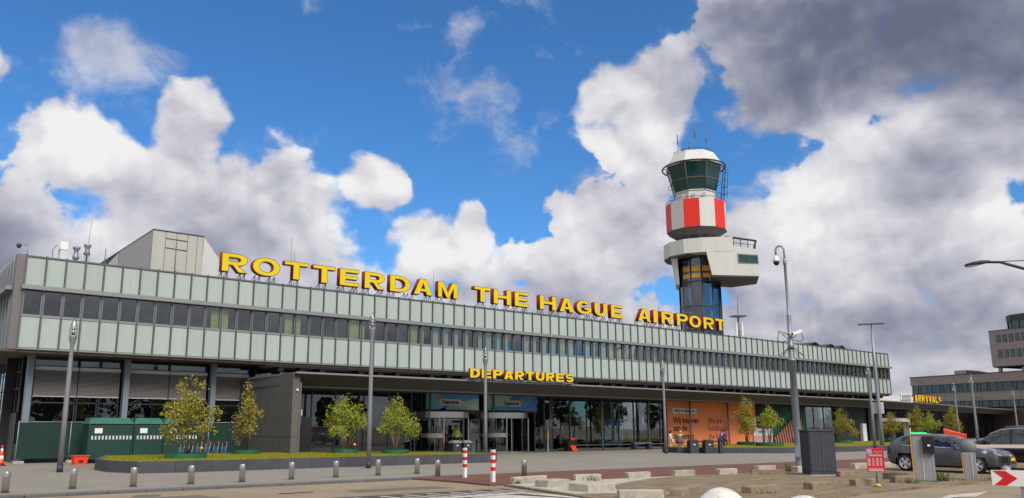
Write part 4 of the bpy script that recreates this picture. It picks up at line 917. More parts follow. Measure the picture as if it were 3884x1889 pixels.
# local frame: x along the face to the right, +y = away from the camera
L_ = 60
def bx(name, m, *a, par=None): return MB().box(*a).obj(name, m, par or bb)
bx('wall', 'brick_grey', 0, L_, 0, 14, 9.2, 10.7); bx('wall', 'brick_grey', 0, L_, 0, 14, 6.2, 7.62); bx('wall', 'brick_grey_dark', 0, L_, .3, 14, 0, 4.9)
bx('wall', 'interior', .6, L_, 1.8, 14, 4.9, 9.2); bx('coping', 'win_frame', -.1, L_, -.1, 14.1, 10.701, 10.8); bx('end_wall', 'brick_grey', 0, .25, .3, 14, 4.9, 9.2)
bx('sill', 'canopy_trim', 0, L_, -.06, .3, 7.621, 7.70)
x = .3
ww = [.9, .35, 1.0, .7, 1.3, .5, 1.0, 1.2, .5, .8, 1.4, .4]
i = 0
while x < 34:
    w = ww[i % len(ww)] * 1.25
    for z0, z1 in ((7.72, 9.18), (5.05, 6.18)):
        f = MB().box(x, x + .07, .12, .22, z0, z1).box(x + w - .07, x + w, .12, .22, z0, z1).box(x + .07, x + w - .07, .12, .22, z0, z0 + .06).box(x + .07, x + w - .07, .12, .22, z1 - .06, z1).obj('window', 'win_frame', bb)
        MB().box(x + .07, x + w - .07, .16, .18, z0 + .06, z1 - .06).obj('pane', 'glass_teal', f)
        if i % 3 != 1 or z0 < 6: MB().box(x + .15, x + .15 + w * .45, .4, .44, z0, z1).obj('curtain', 'curtain_teal', f)
    x += w + .02; i += 1
for X in (6.6, 13.2, 19.8): bx('joint', 'win_frame', X, X + .04, -.012, .0, 6.25, 7.6)
bx('upper_block', 'brick_grey', 16.0, L_, -.5, 9, 11.65, 17.6); bx('block_coping', 'win_frame', 15.9, L_, -.6, 9.1, 17.601, 17.68); bx('block_underside', 'interior', 16.1, L_, -.4, 9, 11.5, 11.648)
for X in (16.6, 20.5, 26): MB().lathe([(.32, 10.81), (.32, 11.5)], 12, (X, .6)).obj('support', 'tower_white', bb)
for r, z in ((0, 15.6), (1, 13.05)):
    for c in range(12):
        X = 17.25 + c * 1.03
        f = MB().box(X, X + .68, -.56, -.501, z, z + 1.28).obj('window', 'win_frame', bb); MB().box(X + .05, X + .63, -.575, -.561, z + .05, z + 1.23).obj('pane', 'glass_teal', f)
pts = [(17.6, 3.5), (17.9, 1.6), (19.2, .6), (22, .2), (30, .0), (30, 7), (17.6, 7)]
MB().prism(pts, 19.1, 20.1).obj('penthouse_band', 'win_frame', bb)
MB().prism([(17.75, 3.5), (18.05, 1.75), (19.3, .75), (22, .35), (30, .15), (30, 6.8), (17.75, 6.8)], 17.68, 19.1).obj('penthouse_glass', 'glass_teal', bb)
for px_, py_ in ((17.72, 3.4), (18.0, 1.7), (19.25, .72), (20.6, .5), (22, .33)): MB().box(px_ - .05, px_ + .05, py_ - .05, py_ + .05, 17.68, 19.1).obj('penthouse_post', 'win_frame', bb)
MB().prism([(18.8, 2.2), (30, 1.6), (30, 6.5), (18.8, 6.5)], 17.69, 19.08).obj('penthouse_core', 'curtain_teal', bb)
MB().box(7.4, 9.6, 2, 5, 10.8, 11.6).obj('roof_unit', 'concrete_light', bb); MB().add([(9.61, 2, 10.8), (9.61, 5, 10.8), (9.61, 5, 11.6), (9.61, 2, 11.6), (11.8, 2, 10.8), (11.8, 5, 10.8), (11.8, 5, 11.1), (11.8, 2, 11.1)], [(0, 3, 2, 1), (4, 5, 6, 7), (0, 4, 7, 3), (3, 7, 6, 2), (1, 2, 6, 5)]).obj('roof_unit', 'tower_grey', bb)
dk = MB()
for X, z in ((1.5, 9.95), (4.5, 6.5), (12, 6.6), (20.5, 6.7)):
    dk.tube([(X, -.1, z), (X + .9, -1.2, z + .05), (X + 2.2, -1.4, z - .25)], .04, 4)
dk.obj('fixed_lamp_arms', 'black', bb)

# ================================================================== lamp posts
def lamp_post(label, x, y, z0, h):
    o = thing('street_lamp', label, 'street lamp', (x, y, z0), 0, 'torch-shaped lamp posts along the forecourt'); k = h / 6.0; hh = h - z0
    MB().lathe([(.115, 0), (.115, .28)], 14).obj('base_sleeve', 'cabinet', o)
    MB().lathe([(.10, .28), (.095, 2.2), (.085, hh - 1.7), (.07, hh - 1.25), (.085, hh - 1.05), (.135, hh - .82), (.15, hh - .72), (.15, hh - .68)], 14).obj('pole', 'lamp_metal', o)
    MB().lathe([(.055, hh - .68), (.055, hh - .58), (.085, hh - .56), (.085, hh - .52), (.05, hh - .5), (.05, hh - .44), (.09, hh - .42), (.09, hh - .37), (.04, hh - .35), (.04, hh - .3)], 12).obj('lamp_core', 'steel', o)
    MB().lathe([(.135, hh - .68), (.15, hh - .5), (.13, hh - .3), (.07, hh - .1), (.012, hh + .02)], 14).obj('glass_cone', 'glass_clear', o)
    return o
lamp_post('torch-shaped lamp post farthest left beside the dark planter', 7.0, 35.38, 0, 5.97)
lamp_post('tallest near lamp post in front of the left planter', 17.94, 30.69, 0, 6.65)
lamp_post('lamp post rising between the two revolving doors', 26.8, 33.9, 0, 6.0)
lamp_post('lamp post at the left edge of the orange hoarding', 43.38, 35.57, 0, 6.19)
lamp_post('lamp post beside the far end of the terminal facade', 55.5, 27.6, .35, 6.05)
lamp_post('lamp post in front of the ARRIVALS letters end', 85.4, 34.15, .0, 6.0)
lamp_post('lamp post before the brick office with taller look, above the dark car', 71.0, 27.05, .0, 5.98)
lamp_post('lamp post farthest right before the brick office', 102.2, 34.8, .0, 6.0)

# ================================================================== camera pole
CC = thing('camera_pole', 'tall grey pole with hooked dome camera and two box cameras', 'camera pole', (30.26, 18.14, 0), radians(-59))
MB().bbox(-.24, .24, -.24, .24, 0, .05, .01).obj('base_plate', 'galv', CC)
MB().lathe([(.155, .05), (.15, .1), (.125, 4.35), (.155, 4.36), (.155, 4.42), (.095, 4.44), (.085, 6.2), (.09, 6.25), (.06, 6.3), (.055, 8.35), (.068, 8.36), (.068, 8.6), (.05, 8.62)], 12).obj('pole', 'galv', CC)
hook = [(0, 0, 8.6), (0, 0, 8.85)] + [(-.165 + .165 * cos(radians(a)), 0, 8.95 + .22 * sin(radians(a))) for a in range(0, 181, 20)] + [(-.33, 0, 8.78)]
MB().tube(hook, .042, 8).obj('hook', 'galv', CC)
MB().lathe([(.03, 8.80), (.05, 8.74), (.12, 8.66), (.145, 8.56), (.145, 8.50)], 14, (-.33, 0)).obj('dome_housing', 'white', CC)
MB().lathe([(.125, 8.50), (.12, 8.44), (.07, 8.36), (.01, 8.34)], 14, (-.33, 0)).obj('dome', 'black_gloss', CC)
def boxcam(sx, ang):
    m = MB().box(-.055, .055, -.24, .22, -.055, .055).box(-.065, .065, -.29, .22, .056, .07).mesh('camera_housing'); m.transform(Matrix.Rotation(radians(18), 4, 'X'))
    c = mobj('camera_housing', m, 'white', CC); c.location = (sx * .27, -.1, 5.5); c.rotation_euler = (0, 0, ang)
    MB().lathe([(.04, 0), (.04, .02)], 10).obj('lens', 'black_gloss', c).matrix_local = Matrix.Translation((0, -.235, -.075)) @ Matrix.Rotation(pi / 2 + .3, 4, 'X')
    MB().tube([(sx * .3, -.1, 5.45), (sx * .12, 0, 5.3), (0, 0, 5.25)], .03, 6).obj('camera_arm', 'white', CC)
    MB().tube([(sx * .42, -.1, 5.5), (sx * .5, -.15, 5.25), (sx * .38, -.1, 5.1), (sx * .1, -.05, 5.2)], .015, 5).obj('cable', 'black', CC)
boxcam(-1, radians(60)); boxcam(1, radians(-50))
MB().lathe([(.13, 4.85), (.13, 4.98)], 10).obj('collar', 'alu_dark', CC)
sp_ = MB()
for k in range(8): a = radians(45 * k + 10); sp_.tube([(.1 * cos(a), .1 * sin(a), 4.9), (.5 * cos(a), .5 * sin(a), 4.55)], .013, 4)
sp_.obj('anti_climb_spikes', 'alu_dark', CC)
MB().box(-.13, .13, -.26, -.20, .55, 1.0).obj('hatch', 'galv', CC)

# pole with flat luminaire bar and blank sign back
TP = thing('lamp_pole', 'thin tapered pole with flat double lamp head and blank sign', 'lamp pole', (62.9, 30.7, 0), radians(-64))
MB().lathe([(.16, 0), (.14, 3.2), (.12, 6), (.08, 9.3)], 12).obj('pole', 'galv', TP); MB().tube([(0, 0, 9.3), (0, 0, 9.62)], .05, 8).obj('spigot', 'galv', TP)
MB().bbox(-.95, .95, -.2, .2, 9.62, 9.72, .03).obj('lamp_head', 'alu_dark', TP); MB().bbox(-.52, .34, .2, .24, 2.75, 3.6, .01).obj('sign_back', 'rail_white', TP)
# over-hanging road lamp entering from the right
OL = thing('road_lamp', 'dark cobra-head road lamp on a long arm entering from the right', 'street lamp', (35.2, 8.2, 0))
hx, hy, hz_ = 33.75, 12.45, 7.9
d_ = Vector((34.35 - 33.75, 10.8 - 12.45)).normalized()
MB().tube([(33.97, 11.93, 7.93), (34.1, 11.5, 7.88), (34.35, 10.8, 7.55), (34.8, 9.4, 6.85), (35.1, 8.5, 6.4), (35.2, 8.2, 6.1)], [.045, .05, .06, .07, .08, .08], 8).obj('arm', 'cabinet', OL, True)
MB().lathe([(.14, 0), (.12, 3), (.09, 6.2)], 12, (35.2, 8.2)).obj('pole', 'cabinet', OL, True)
MB().tube([(34.0, 11.85, 7.93), (34.35, 10.8, 7.86), (35.2, 8.2, 7.6)], .018, 5).obj('stay_cable', 'black', OL, True)
hd = MB(); prof = [(-.42, .05, .02), (-.36, .14, .06), (-.15, .19, .10), (.15, .17, .11), (.34, .09, .08), (.46, .05, .05)]
vs = []; fs = []
for (u, w, h) in prof:
    c = Vector((33.86, 12.22, 7.90)) + Vector((d_.x, d_.y, .09)) * u; n = Vector((-d_.y, d_.x, 0))
    for k in range(10): a = 2 * pi * k / 10; vs.append(tuple(c + n * (w * cos(a)) + Vector((0, 0, h * max(sin(a), -.35)))))
for i in range(len(prof) - 1):
    for k in range(10): fs.append((i * 10 + k, i * 10 + (k + 1) % 10, (i + 1) * 10 + (k + 1) % 10, (i + 1) * 10 + k))
fs += [tuple(range(9, -1, -1)), tuple(range(50, 60))]
hd.add(vs, fs, True).obj('lamp_head', 'cabinet', OL, True)
lens = MB(); c = Vector((33.80, 12.38, 7.845)); n = Vector((-d_.y, d_.x, 0)); e_ = Vector((d_.x, d_.y, .09))
lens.extr([tuple(c + e_ * (.22 * cos(radians(a))) + n * (.13 * sin(radians(a)))) for a in range(0, 360, 30)], (0, 0, -.03)).obj('lens', 'rail_white', OL, True)

# ================================================================== bollards, posts and concrete blocks
bme = [MB().lathe([(.095, 0), (.095, .53), (.085, .555), (.02, .56)], 20).mesh('shaft'), MB().lathe([(.115, 0), (.115, .006)], 16).mesh('foot_ring')]
bol = [(3.72, 25.2), (5.44, 25.63), (7.02, 25.45), (8.72, 25.53), (10.32, 25.5), (12.13, 25.77), (13.81, 25.83), (15.57, 25.94), (17.24, 25.92), (16.98, 24.21), (19.55, 22.49)]
on = ['leftmost of the steel bollards, cut by the photo edge', 'second steel bollard from the left', 'third steel bollard from the left, below the planter corner', 'fourth steel bollard from the left', 'fifth steel bollard from the left', 'sixth steel bollard from the left', 'seventh steel bollard from the left', 'eighth steel bollard, just right of the near lamp post', 'ninth steel bollard, last of the straight row', 'steel bollard standing on the kerb end beside the red brick', 'lone steel bollard behind the first concrete block']
for (x, y), l in zip(bol, on):
    b = thing('steel_bollard', l, 'bollard', (x, y, 0), 0, 'stainless steel bollards along the kerb')
    put('shaft', bme[0], b, material='steel'); put('foot_ring', bme[1], b, material='kerb')
for (x, y, l) in ((17.32, 23.06, 'red and white banded post nearer the revolving door, left of the pair'), (16.65, 20.67, 'red and white banded post, right and nearer of the pair')):
    p = thing('banded_post', l, 'post', (x, y, -.004), 0, 'red and white banded posts'); z = 0
    for i, (h, m) in enumerate(((.40, 'white'), (.12, 'red'), (.12, 'white'), (.12, 'red'), (.12, 'white'), (.08, 'red'), (.03, 'white'))): pass
    for h0, h1, m in ((0, .34, 'white'), (.34, .46, 'red'), (.46, .58, 'white'), (.58, .70, 'red'), (.70, .82, 'white'), (.82, .92, 'red'), (.92, 1.0, 'white')):
        MB().box(-.055, .055, -.055, .055, h0, h1).obj('band', m, p)
    MB().box(-.03, .0, -.058, -.0555, .93, .98).obj('mark', 'letter_black', p)
def block(x, y, L, D, h, rz, m, label, grp):
    mb = MB().bbox(-L / 2, L / 2, -D / 2, D / 2, 0, h, .018); me = mb.mesh('concrete_block')
    for v in me.vertices:
        v.co.x += random.uniform(-.008, .008); v.co.y += random.uniform(-.008, .008); v.co.z += random.uniform(-.006, .006) if v.co.z > .05 else 0
    o = mobj('concrete_block', me, m); o.location = (x, y, .0 if z is None else 0.0); o.rotation_euler = (0, 0, rz); tag(o, label, 'concrete block', grp); return o
LB = 'pale concrete parking blocks along the brick strip'; BB = 'weathered brown concrete blocks on the island'
block(17.25, 19.62, 1.45, .18, .2, .06, 'concrete_light', 'pale concrete block in front of the lone steel bollard', LB)
block(16.75, 18.0, .95, .55, .2, .05, 'concrete_light', 'pale concrete block with grey end face, nearer than the first', LB)
block(16.5, 16.15, 1.1, .75, .21, .05, 'concrete_light', 'large pale concrete block with dark grey end, at the road edge', LB)
block(15.72, 13.75, 1.1, .3, .2, radians(-36), 'concrete_light', 'nearest pale concrete block, at the bottom edge of the photo', LB)
block(19.6, 19.4, .98, .22, .19, radians(-15), 'concrete_light', 'pale concrete block with a green weed at its foot', LB)
block(21.8, 19.15, 1.0, .22, .2, radians(-8), 'concrete_light', 'pale concrete block with broken left end, third along the strip', LB)
block(24.0, 18.95, 1.0, .22, .2, radians(-6), 'concrete_light', 'pale concrete block in front of the dark litter bins', LB)
block(26.15, 18.65, .95, .22, .2, radians(-6), 'concrete_light', 'pale concrete block with a dry twig before it', LB)
block(29.5, 19.2, 1.1, .22, .2, radians(-4), 'concrete_light', 'pale concrete block half hidden behind a brown block', LB)
block(29.6, 17.75, .7, .3, .22, radians(-4), 'concrete_light', 'short pale concrete block at the foot of the camera pole', LB)
block(31.6, 17.9, .5, .25, .22, radians(-4), 'concrete_light', 'pale concrete block peeping out right of the dark cabinet', LB)
block(34.25, 17.7, 1.2, .25, .22, radians(-5), 'concrete_light', 'pale concrete block behind the red parking board', LB)
block(36.2, 17.5, .9, .25, .22, radians(-5), 'concrete_light', 'pale concrete block just behind the grey car', LB)
block(27.1, 17.55, 1.15, .25, .18, radians(-48), 'concrete_brown', 'dark brown low block left of the camera pole', BB)
block(19.6, 12.95, 1.35, .3, .18, radians(2), 'concrete_brown', 'brown concrete block with a light crack, lower middle', BB)
block(22.1, 12.65, 1.2, .3, .19, radians(-4), 'concrete_brown', 'brown concrete block below the dark cabinet', BB)
block(24.35, 12.5, .95, .3, .19, radians(-20), 'concrete_brown', 'brown concrete block behind the parking board post', BB)
block(28.5, 13.5, .95, .3, .2, radians(-25), 'concrete_brown', 'long brown block behind the ticket machine', BB)
block(26.6, 12.45, .75, .3, .2, radians(-25), 'concrete_brown', 'brown block with green weeds left of the ticket machine', BB)
block(28.35, 15.25, .6, .3, .18, radians(-30), 'concrete_brown', 'small brown block at the right of the dark cabinet', BB)
block(17.5, 13.75, 1.7, .3, .19, radians(20), 'concrete_brown', 'brown block beside the left white dome', BB)

# white dome stones at the bottom edge
for (x, y, h, l) in ((9.62, 6.97, .955, 'left white rounded dome bollard at the bottom edge'), (10.22, 6.10, .875, 'right white rounded dome bollard at the bottom edge')):
    r = .42; pr_ = [(r * .9, 0), (r, h * .25)] + [(r * cos(radians(a)), h * .42 + (h * .58) * sin(radians(a))) for a in range(0, 90, 10)] + [(.01, h)]
    mat('dome_white', lin(186, 184, 178), .7, col2=lin(226, 225, 220), scale=5, bump=.25, bscale=60); tag(MB().lathe(pr_, 28).obj('dome_bollard', 'dome_white'), l, 'bollard', 'white dome bollards').location = (x, y, -.06)

# ================================================================== dark cabinet
CB = thing('electrical_cabinet', 'large dark slate street cabinet with twin doors beside the camera pole', 'cabinet', (28.3, 16.2, 0), radians(-32))
MB().bbox(-.55, .55, -.38, .38, -.02, .03, .01).obj('footing', 'concrete_light', CB)
MB().bbox(-.50, .50, -.33, .33, .03, 1.56, .015).obj('body', 'cabinet', CB)
MB().bbox(-.53, .53, -.36, .36, 1.56, 1.62, .02).obj('lid', 'cabinet', CB)
MB().bbox(-.47, -.02, -.345, -.331, .16, 1.52, .006).obj('door', 'cabinet', CB); MB().bbox(.02, .47, -.345, -.331, .16, 1.52, .006).obj('door', 'cabinet', CB)
MB().bbox(-.515, -.501, -.29, .29, .16, 1.52, .004).obj('side_panel', 'cabinet', CB)
MB().box(-.012, .012, -.36, -.331, .14, 1.54).obj('cover_strip', 'alu_dark', CB)

# ================================================================== parking gear
TM = thing('ticket_machine', 'grey and yellow parking ticket column with glowing green top', 'ticket machine', (27.95, 12.4, 0), radians(-66))
MB().bbox(-.25, .25, -.2, .22, 0, 1.46, .02).obj('column', 'machine_grey', TM)
MB().box(-.275, -.252, -.2, .2, .02, 1.46).obj('yellow_edge', 'machine_yellow', TM); MB().bbox(-.30, .34, -.22, .24, 1.461, 1.50, .01).obj('cap', 'machine_grey', TM)
MB().bbox(-.26, .22, -.2, .2, 1.50, 1.54, .012).obj('green_lamp', 'green_light', TM)
MB().bbox(.06, .40, -.32, .2, .88, 1.42, .015).obj('reader_box', 'black', TM); MB().box(.14, .30, -.335, -.321, 1.02, 1.2).obj('reader_slot', 'black_gloss', TM)
MB().box(.2, .28, -.345, -.336, 1.1, 1.16).obj('button', 'white', TM); MB().box(.02, .035, -.215, -.201, .05, .86).obj('corner_strip', 'white', TM)
MB().bbox(.251, .36, -.16, .18, 0, .86, .01).obj('side_column', 'machine_grey', TM); MB().bbox(-.34, .42, -.28, .28, -.01, .02, .01).obj('foot', 'cabinet', TM)
BR = thing('barrier', 'grey barrier post with round head and pale boom arm', 'barrier', (29.7, 11.65, 0), radians(-68))
MB().bbox(-.19, .19, -.17, .17, 0, .88, .02).obj('column', 'machine_grey', BR); MB().box(-.21, -.191, -.16, .16, .02, .86).obj('yellow_edge', 'machine_yellow', BR); MB().box(.06, .075, -.185, -.171, .05, .85).obj('corner_strip', 'white', BR)
MB().lathe([(.02, .82), (.16, .86), (.24, .96), (.26, 1.06), (.24, 1.16), (.16, 1.27), (.02, 1.31)], 20, (0, 0), True, 0, True, 1, .7).obj('round_head', 'ball_grey', BR)
MB().bbox(.2, 4.2, -.03, .03, 1.04, 1.13, .01).obj('boom', 'boom', BR)
SPt = thing('reader_post', 'short grey cylinder post with dark square reader in front of the car', 'post', (29.6, 10.55, 0), radians(-70))
MB().lathe([(.13, 0), (.13, .55)], 16).obj('post', 'machine_grey', SPt); MB().bbox(-.17, .17, -.15, .15, .55, .80, .015).obj('reader_head', 'cabinet', SPt); MB().box(-.09, .09, -.158, -.151, .6, .76).obj('screen', 'black_gloss', SPt)
PS = thing('parking_board', 'red P2 parking price board on a grey post', 'sign', (24.18, 12.05, 0), radians(-63))
MB().lathe([(.032, 0), (.032, 1.06)], 10).obj('post', 'galv', PS)
MB().bbox(-.235, .235, -.05, -.035, .42, 1.09, .006).obj('board', 'sign_crimson', PS)
MB().box(-.215, -.09, -.056, -.0505, .93, 1.07).obj('parking_symbol', 'white', PS); MB().box(-.207, -.098, -.059, -.0565, .938, 1.062).obj('symbol_field', 'blue_sign', PS)
def ptext(t, x, z, s, m='white', b=0): mobj('lettering', upright(text_mesh(t, s, .001, b, 'CENTER'), x, -.0605, z), m, PS)
ptext('P2', -.152, .965, .095, 'white', .002); ptext('Short term', .07, .98, .05); ptext('&', .06, .935, .035); ptext('Business Parking', 0, .878, .052, 'white', .001)
MB().box(-.2, .2, -.054, -.0505, .862, .867).obj('rule', 'white', PS); MB().box(-.2, .2, -.054, -.0505, .922, .927).obj('rule', 'white', PS)
rows = MB()
for r in range(9):
    for c_, w_ in ((-.17, .08), (-.06, .05), (.05, .07), (.15, .05)): rows.box(c_ - w_ / 2, c_ + w_ / 2, -.0535, -.0505, .80 - r * .026, .809 - r * .026)
tag(rows.obj('price_rows', 'white', PS), kind='stuff'); MB().box(-.2, .2, -.0535, -.0505, .515, .523).obj('rule', 'white', PS); MB().box(-.2, .2, -.0535, -.0505, .44, .49).obj('footer_strip', 'mural_pink', PS)
MB().box(-.06, .06, -.06, -.0, .40, .415).obj('clamp', 'galv', PS)
CH = thing('chevron_sign', 'red and white chevron board on a grey post, lower right corner', 'sign', (18.9, 6.6, -.06), radians(-70))
cw = .60
MB().bbox(-.40, .60, -.02, 0, .59, .90, .005).obj('board', 'white', CH)
for k in (0, 1):
    a = -.39 + k * .56
    MB().extr([(a + .02, -.022, .60), (a + .24, -.022, .60), (a + .44, -.022, .745), (a + .24, -.022, .89), (a + .02, -.022, .89), (a + .19, -.022, .745)], (0, -.003, 0)).obj('chevron', 'red', CH)
MB().box(.08, .15, .0, .07, 0, .62).obj('post', 'galv', CH)
PB = thing('post_box', 'orange-red letter box with sloping roof behind the grey car', 'post box', (37.1, 15.0, 0), radians(-68))
MB().bbox(-.36, .36, -.22, .22, .72, 1.22, .02).obj('body', 'orange_red', PB); MB().box(-.05, .05, -.05, .05, 0, .72).obj('stand', 'alu_dark', PB)
MB().add([(-.40, -.25, 1.23), (.42, -.25, 1.23), (.42, .25, 1.23), (-.40, .25, 1.23), (-.40, -.25, 1.60), (.42, -.25, 1.40), (.42, .25, 1.42), (-.40, .25, 1.66)], [(0, 3, 2, 1), (4, 5, 6, 7), (0, 1, 5, 4), (1, 2, 6, 5), (2, 3, 7, 6), (3, 0, 4, 7)]).obj('hood', 'orange_red', PB)
MB().box(-.25, .25, -.24, -.221, 1.02, 1.06).obj('slot', 'black', PB)

# ================================================================== planters with grass, shrubs in green rings
def wall_run(parent, path, h, m, th=.22, L=1.45):
    for a, b in zip(path[:-1], path[1:]):
        a, b = Vector(a), Vector(b); d = (b - a); n = max(1, round(d.length / L)); u = d.normalized(); v = Vector((-u.y, u.x))
        for i in range(n):
            p = a + d * (i / n) + u * .006; q = a + d * ((i + 1) / n) - u * .006
            e = random.uniform(-.004, .004)
            MB().prism([tuple(p + v * e), tuple(q + v * e), tuple(q + v * th), tuple(p + v * th)], 0, h + random.uniform(-.004, .004)).obj('stone', m, parent, True)
def planter(label, path, back, h):
    P = thing('grass_planter', label, 'planter', (*path[0], 0), 0, 'dark stone grass planters'); wall_run(P, path, h, 'stone_wall')
    # turf rises a little towards the back
    poly = path + back; cx = sum(p[0] for p in poly) / len(poly); cy = sum(p[1] for p in poly) / len(poly)
    nb = len(path); vs = []; fs = []
    ins = [(cx + (x - cx) * .985, cy + (y - cy) * .985) for x, y in poly]
    bm = bmesh.new(); bv = [bm.verts.new((x, y, (h - .03) if i < nb else .42)) for i, (x, y) in enumerate(ins)]; bm.faces.new(bv)
    bmesh.ops.triangulate(bm, faces=bm.faces[:]); bmesh.ops.recalc_face_normals(bm, faces=bm.faces[:])
    me = bpy.data.meshes.new('turf'); bm.to_mesh(me); bm.free(); mobj('turf', me, 'grass', P, True)
    # blades
    xs = [p[0] for p in ins]; ys_ = [p[1] for p in ins]
    def inside(x, y):
        c = False; n = len(ins)
        for i in range(n):
            x1, y1 = ins[i]; x2, y2 = ins[(i + 1) % n]
            if (y1 > y) != (y2 > y) and x < (x2 - x1) * (y - y1) / (y2 - y1) + x1: c = not c
        return c
    g = MB(); cnt = 0; target = 16000
    while cnt < target:
        x, y = random.uniform(min(xs), max(xs)), random.uniform(min(ys_), max(ys_))
        if not inside(x, y): continue
        cnt += 1; z = h - .03; a = random.uniform(0, pi); l = random.uniform(.03, .085); w = .012; lx, ly = random.uniform(-.03, .03), random.uniform(-.03, .03)
        g.add([(x - w * cos(a), y - w * sin(a), z), (x + w * cos(a), y + w * sin(a), z), (x + lx, y + ly, z + l)], [(0, 1, 2)])
    tag(g.obj('grass', 'grass_blade', P, True), kind='stuff'); return P
planter('left dark stone planter of grass in front of the wing wall', [(9.9, 41.0), (8.5, 36.5), (8.45, 34.4), (9.1, 32.6), (10.4, 32.28), (25.9, 32.05), (26.5, 32.6), (26.3, 34.6)], [(23.5, 38.6), (20, 40.0), (18.0, 40.6)], .43)
planter('right dark stone planter of grass in front of the orange hoarding', [(45.2, 37.4), (45.0, 35.9), (46.0, 34.6), (50.0, 31.0), (56.2, 30.2), (62.3, 29.6), (78, 28.4), (84, 33)], [(100, 39.5), (84, 40), (70, 39.0), (58, 38.9), (48, 38.3)], .37)

def leaf_cloud(shape, n, size, seed):
    "crown of leaf-sized faces in clumps; shape = list of (x,y,z,rx,rz) lobes"
    rnd = random.Random(seed); mb = MB(); cl = []
    tot = sum(s[3] * s[3] * s[4] for s in shape)
    for (sx, sy, sz, rx, rz_) in shape:
        for _ in range(max(3, int(n / 13 * rx * rx * rz_ / tot))):
            while True:
                a = Vector((rnd.uniform(-1, 1), rnd.uniform(-1, 1), rnd.uniform(-1, 1)))
                if .25 < a.length < 1: break
            cl.append((sx + a.x * rx, sy + a.y * rx, sz + a.z * rz_))
    for c in cl:
        k = rnd.randint(8, 18)
        for _ in range(k):
            p = Vector(c) + Vector((rnd.gauss(0, .09), rnd.gauss(0, .09), rnd.gauss(0, .10)))
            d = Vector((rnd.gauss(0, 1), rnd.gauss(0, 1), rnd.gauss(.5, .7))).normalized(); s = d.orthogonal().normalized(); s = Matrix.Rotation(rnd.uniform(0, 6.3), 3, d) @ s
            l = size * rnd.uniform(.7, 1.3); w = l * .28
            mid = p + d * l * .5 + d.cross(s) * l * .08
            mb.add([tuple(p), tuple(mid + s * w), tuple(p + d * l), tuple(mid - s * w)], [(0, 1, 2, 3)])
    return mb, cl
def shrub(label, x, y, z0, h, w, shape_kind, seed, leafm='leaf', barkm='bark', ring_=True, n=1000):
    w *= 1.28; rnd = random.Random(seed); T_ = thing('shrub', label, 'shrub', (x, y, z0), rnd.uniform(0, 6.2), 'young leafy shrubs in the planters')
    r = w / 2
    nl = {'open': 9, 'tall': 10, 'broad': 8}[shape_kind]; lob = []; zlo, zhi = {'open': (.36, .86), 'tall': (.26, .90), 'broad': (.45, .84)}[shape_kind]
    for i in range(nl):
        f = (i + rnd.uniform(.1, .9)) / nl; zz = zlo + (zhi - zlo) * f; taper = (1 - max(0, f - .35) * (1.0 if shape_kind == 'tall' else 1.15)); a = i * 2.4 + rnd.uniform(-.5, .5); q = r * rnd.uniform(.30, .72) * taper
        lob.append((q * cos(a), q * sin(a), h * zz, r * rnd.uniform(.34, .50) * max(.55, taper), h * rnd.uniform(.08, .14)))
    lob.append((0, 0, h * .93, r * .2, h * .06)); lob.append((0, 0, h * (zlo + zhi) / 2, r * .42, h * .18))
    mb, cl = leaf_cloud(lob, n, .095 if h < 3.3 else .11, seed); mb.obj('crown', leafm, T_)
    st_ = MB(); nst = 9
    for i in range(nst):
        a = 2 * pi * i / nst + rnd.uniform(-.3, .3); tgt = Vector(cl[rnd.randrange(len(cl))]); b = Vector((.08 * cos(a), .08 * sin(a), 0)); mid = b.lerp(tgt, .45) + Vector((rnd.gauss(0, .06), rnd.gauss(0, .06), .12))
        st_.tube([b, mid, tgt], [.024, .016, .006], 5)
        for _ in range(4):
            t2 = Vector(cl[rnd.randrange(len(cl))]); s0 = mid.lerp(tgt, rnd.uniform(.1, .7))
            if (t2 - s0).length < 1.0 and t2.z > s0.z - .1: st_.tube([s0, s0.lerp(t2, .5) + Vector((0, 0, .05)), t2], [.011, .008, .004], 4)
    st_.obj('stems', barkm, T_)
    return T_
def green_ring(label, x, y, z0, r, hh=.22):
    g = MB(); arc_panel(g, r, 0, 2 * pi, 0, hh, .03, 20); o = thing('shrub_ring', label, 'planter ring', (x, y, z0), .4, 'green rings around the shrubs')
    g.obj('band', 'planter_green', o); MB().lathe([(r - .04, 0), (r - .04, .12)], 20).obj('soil', 'earth', o); MB().box(-.025, .025, -r - .02, -r + .02, 0, hh).obj('seam', 'planter_green', o)
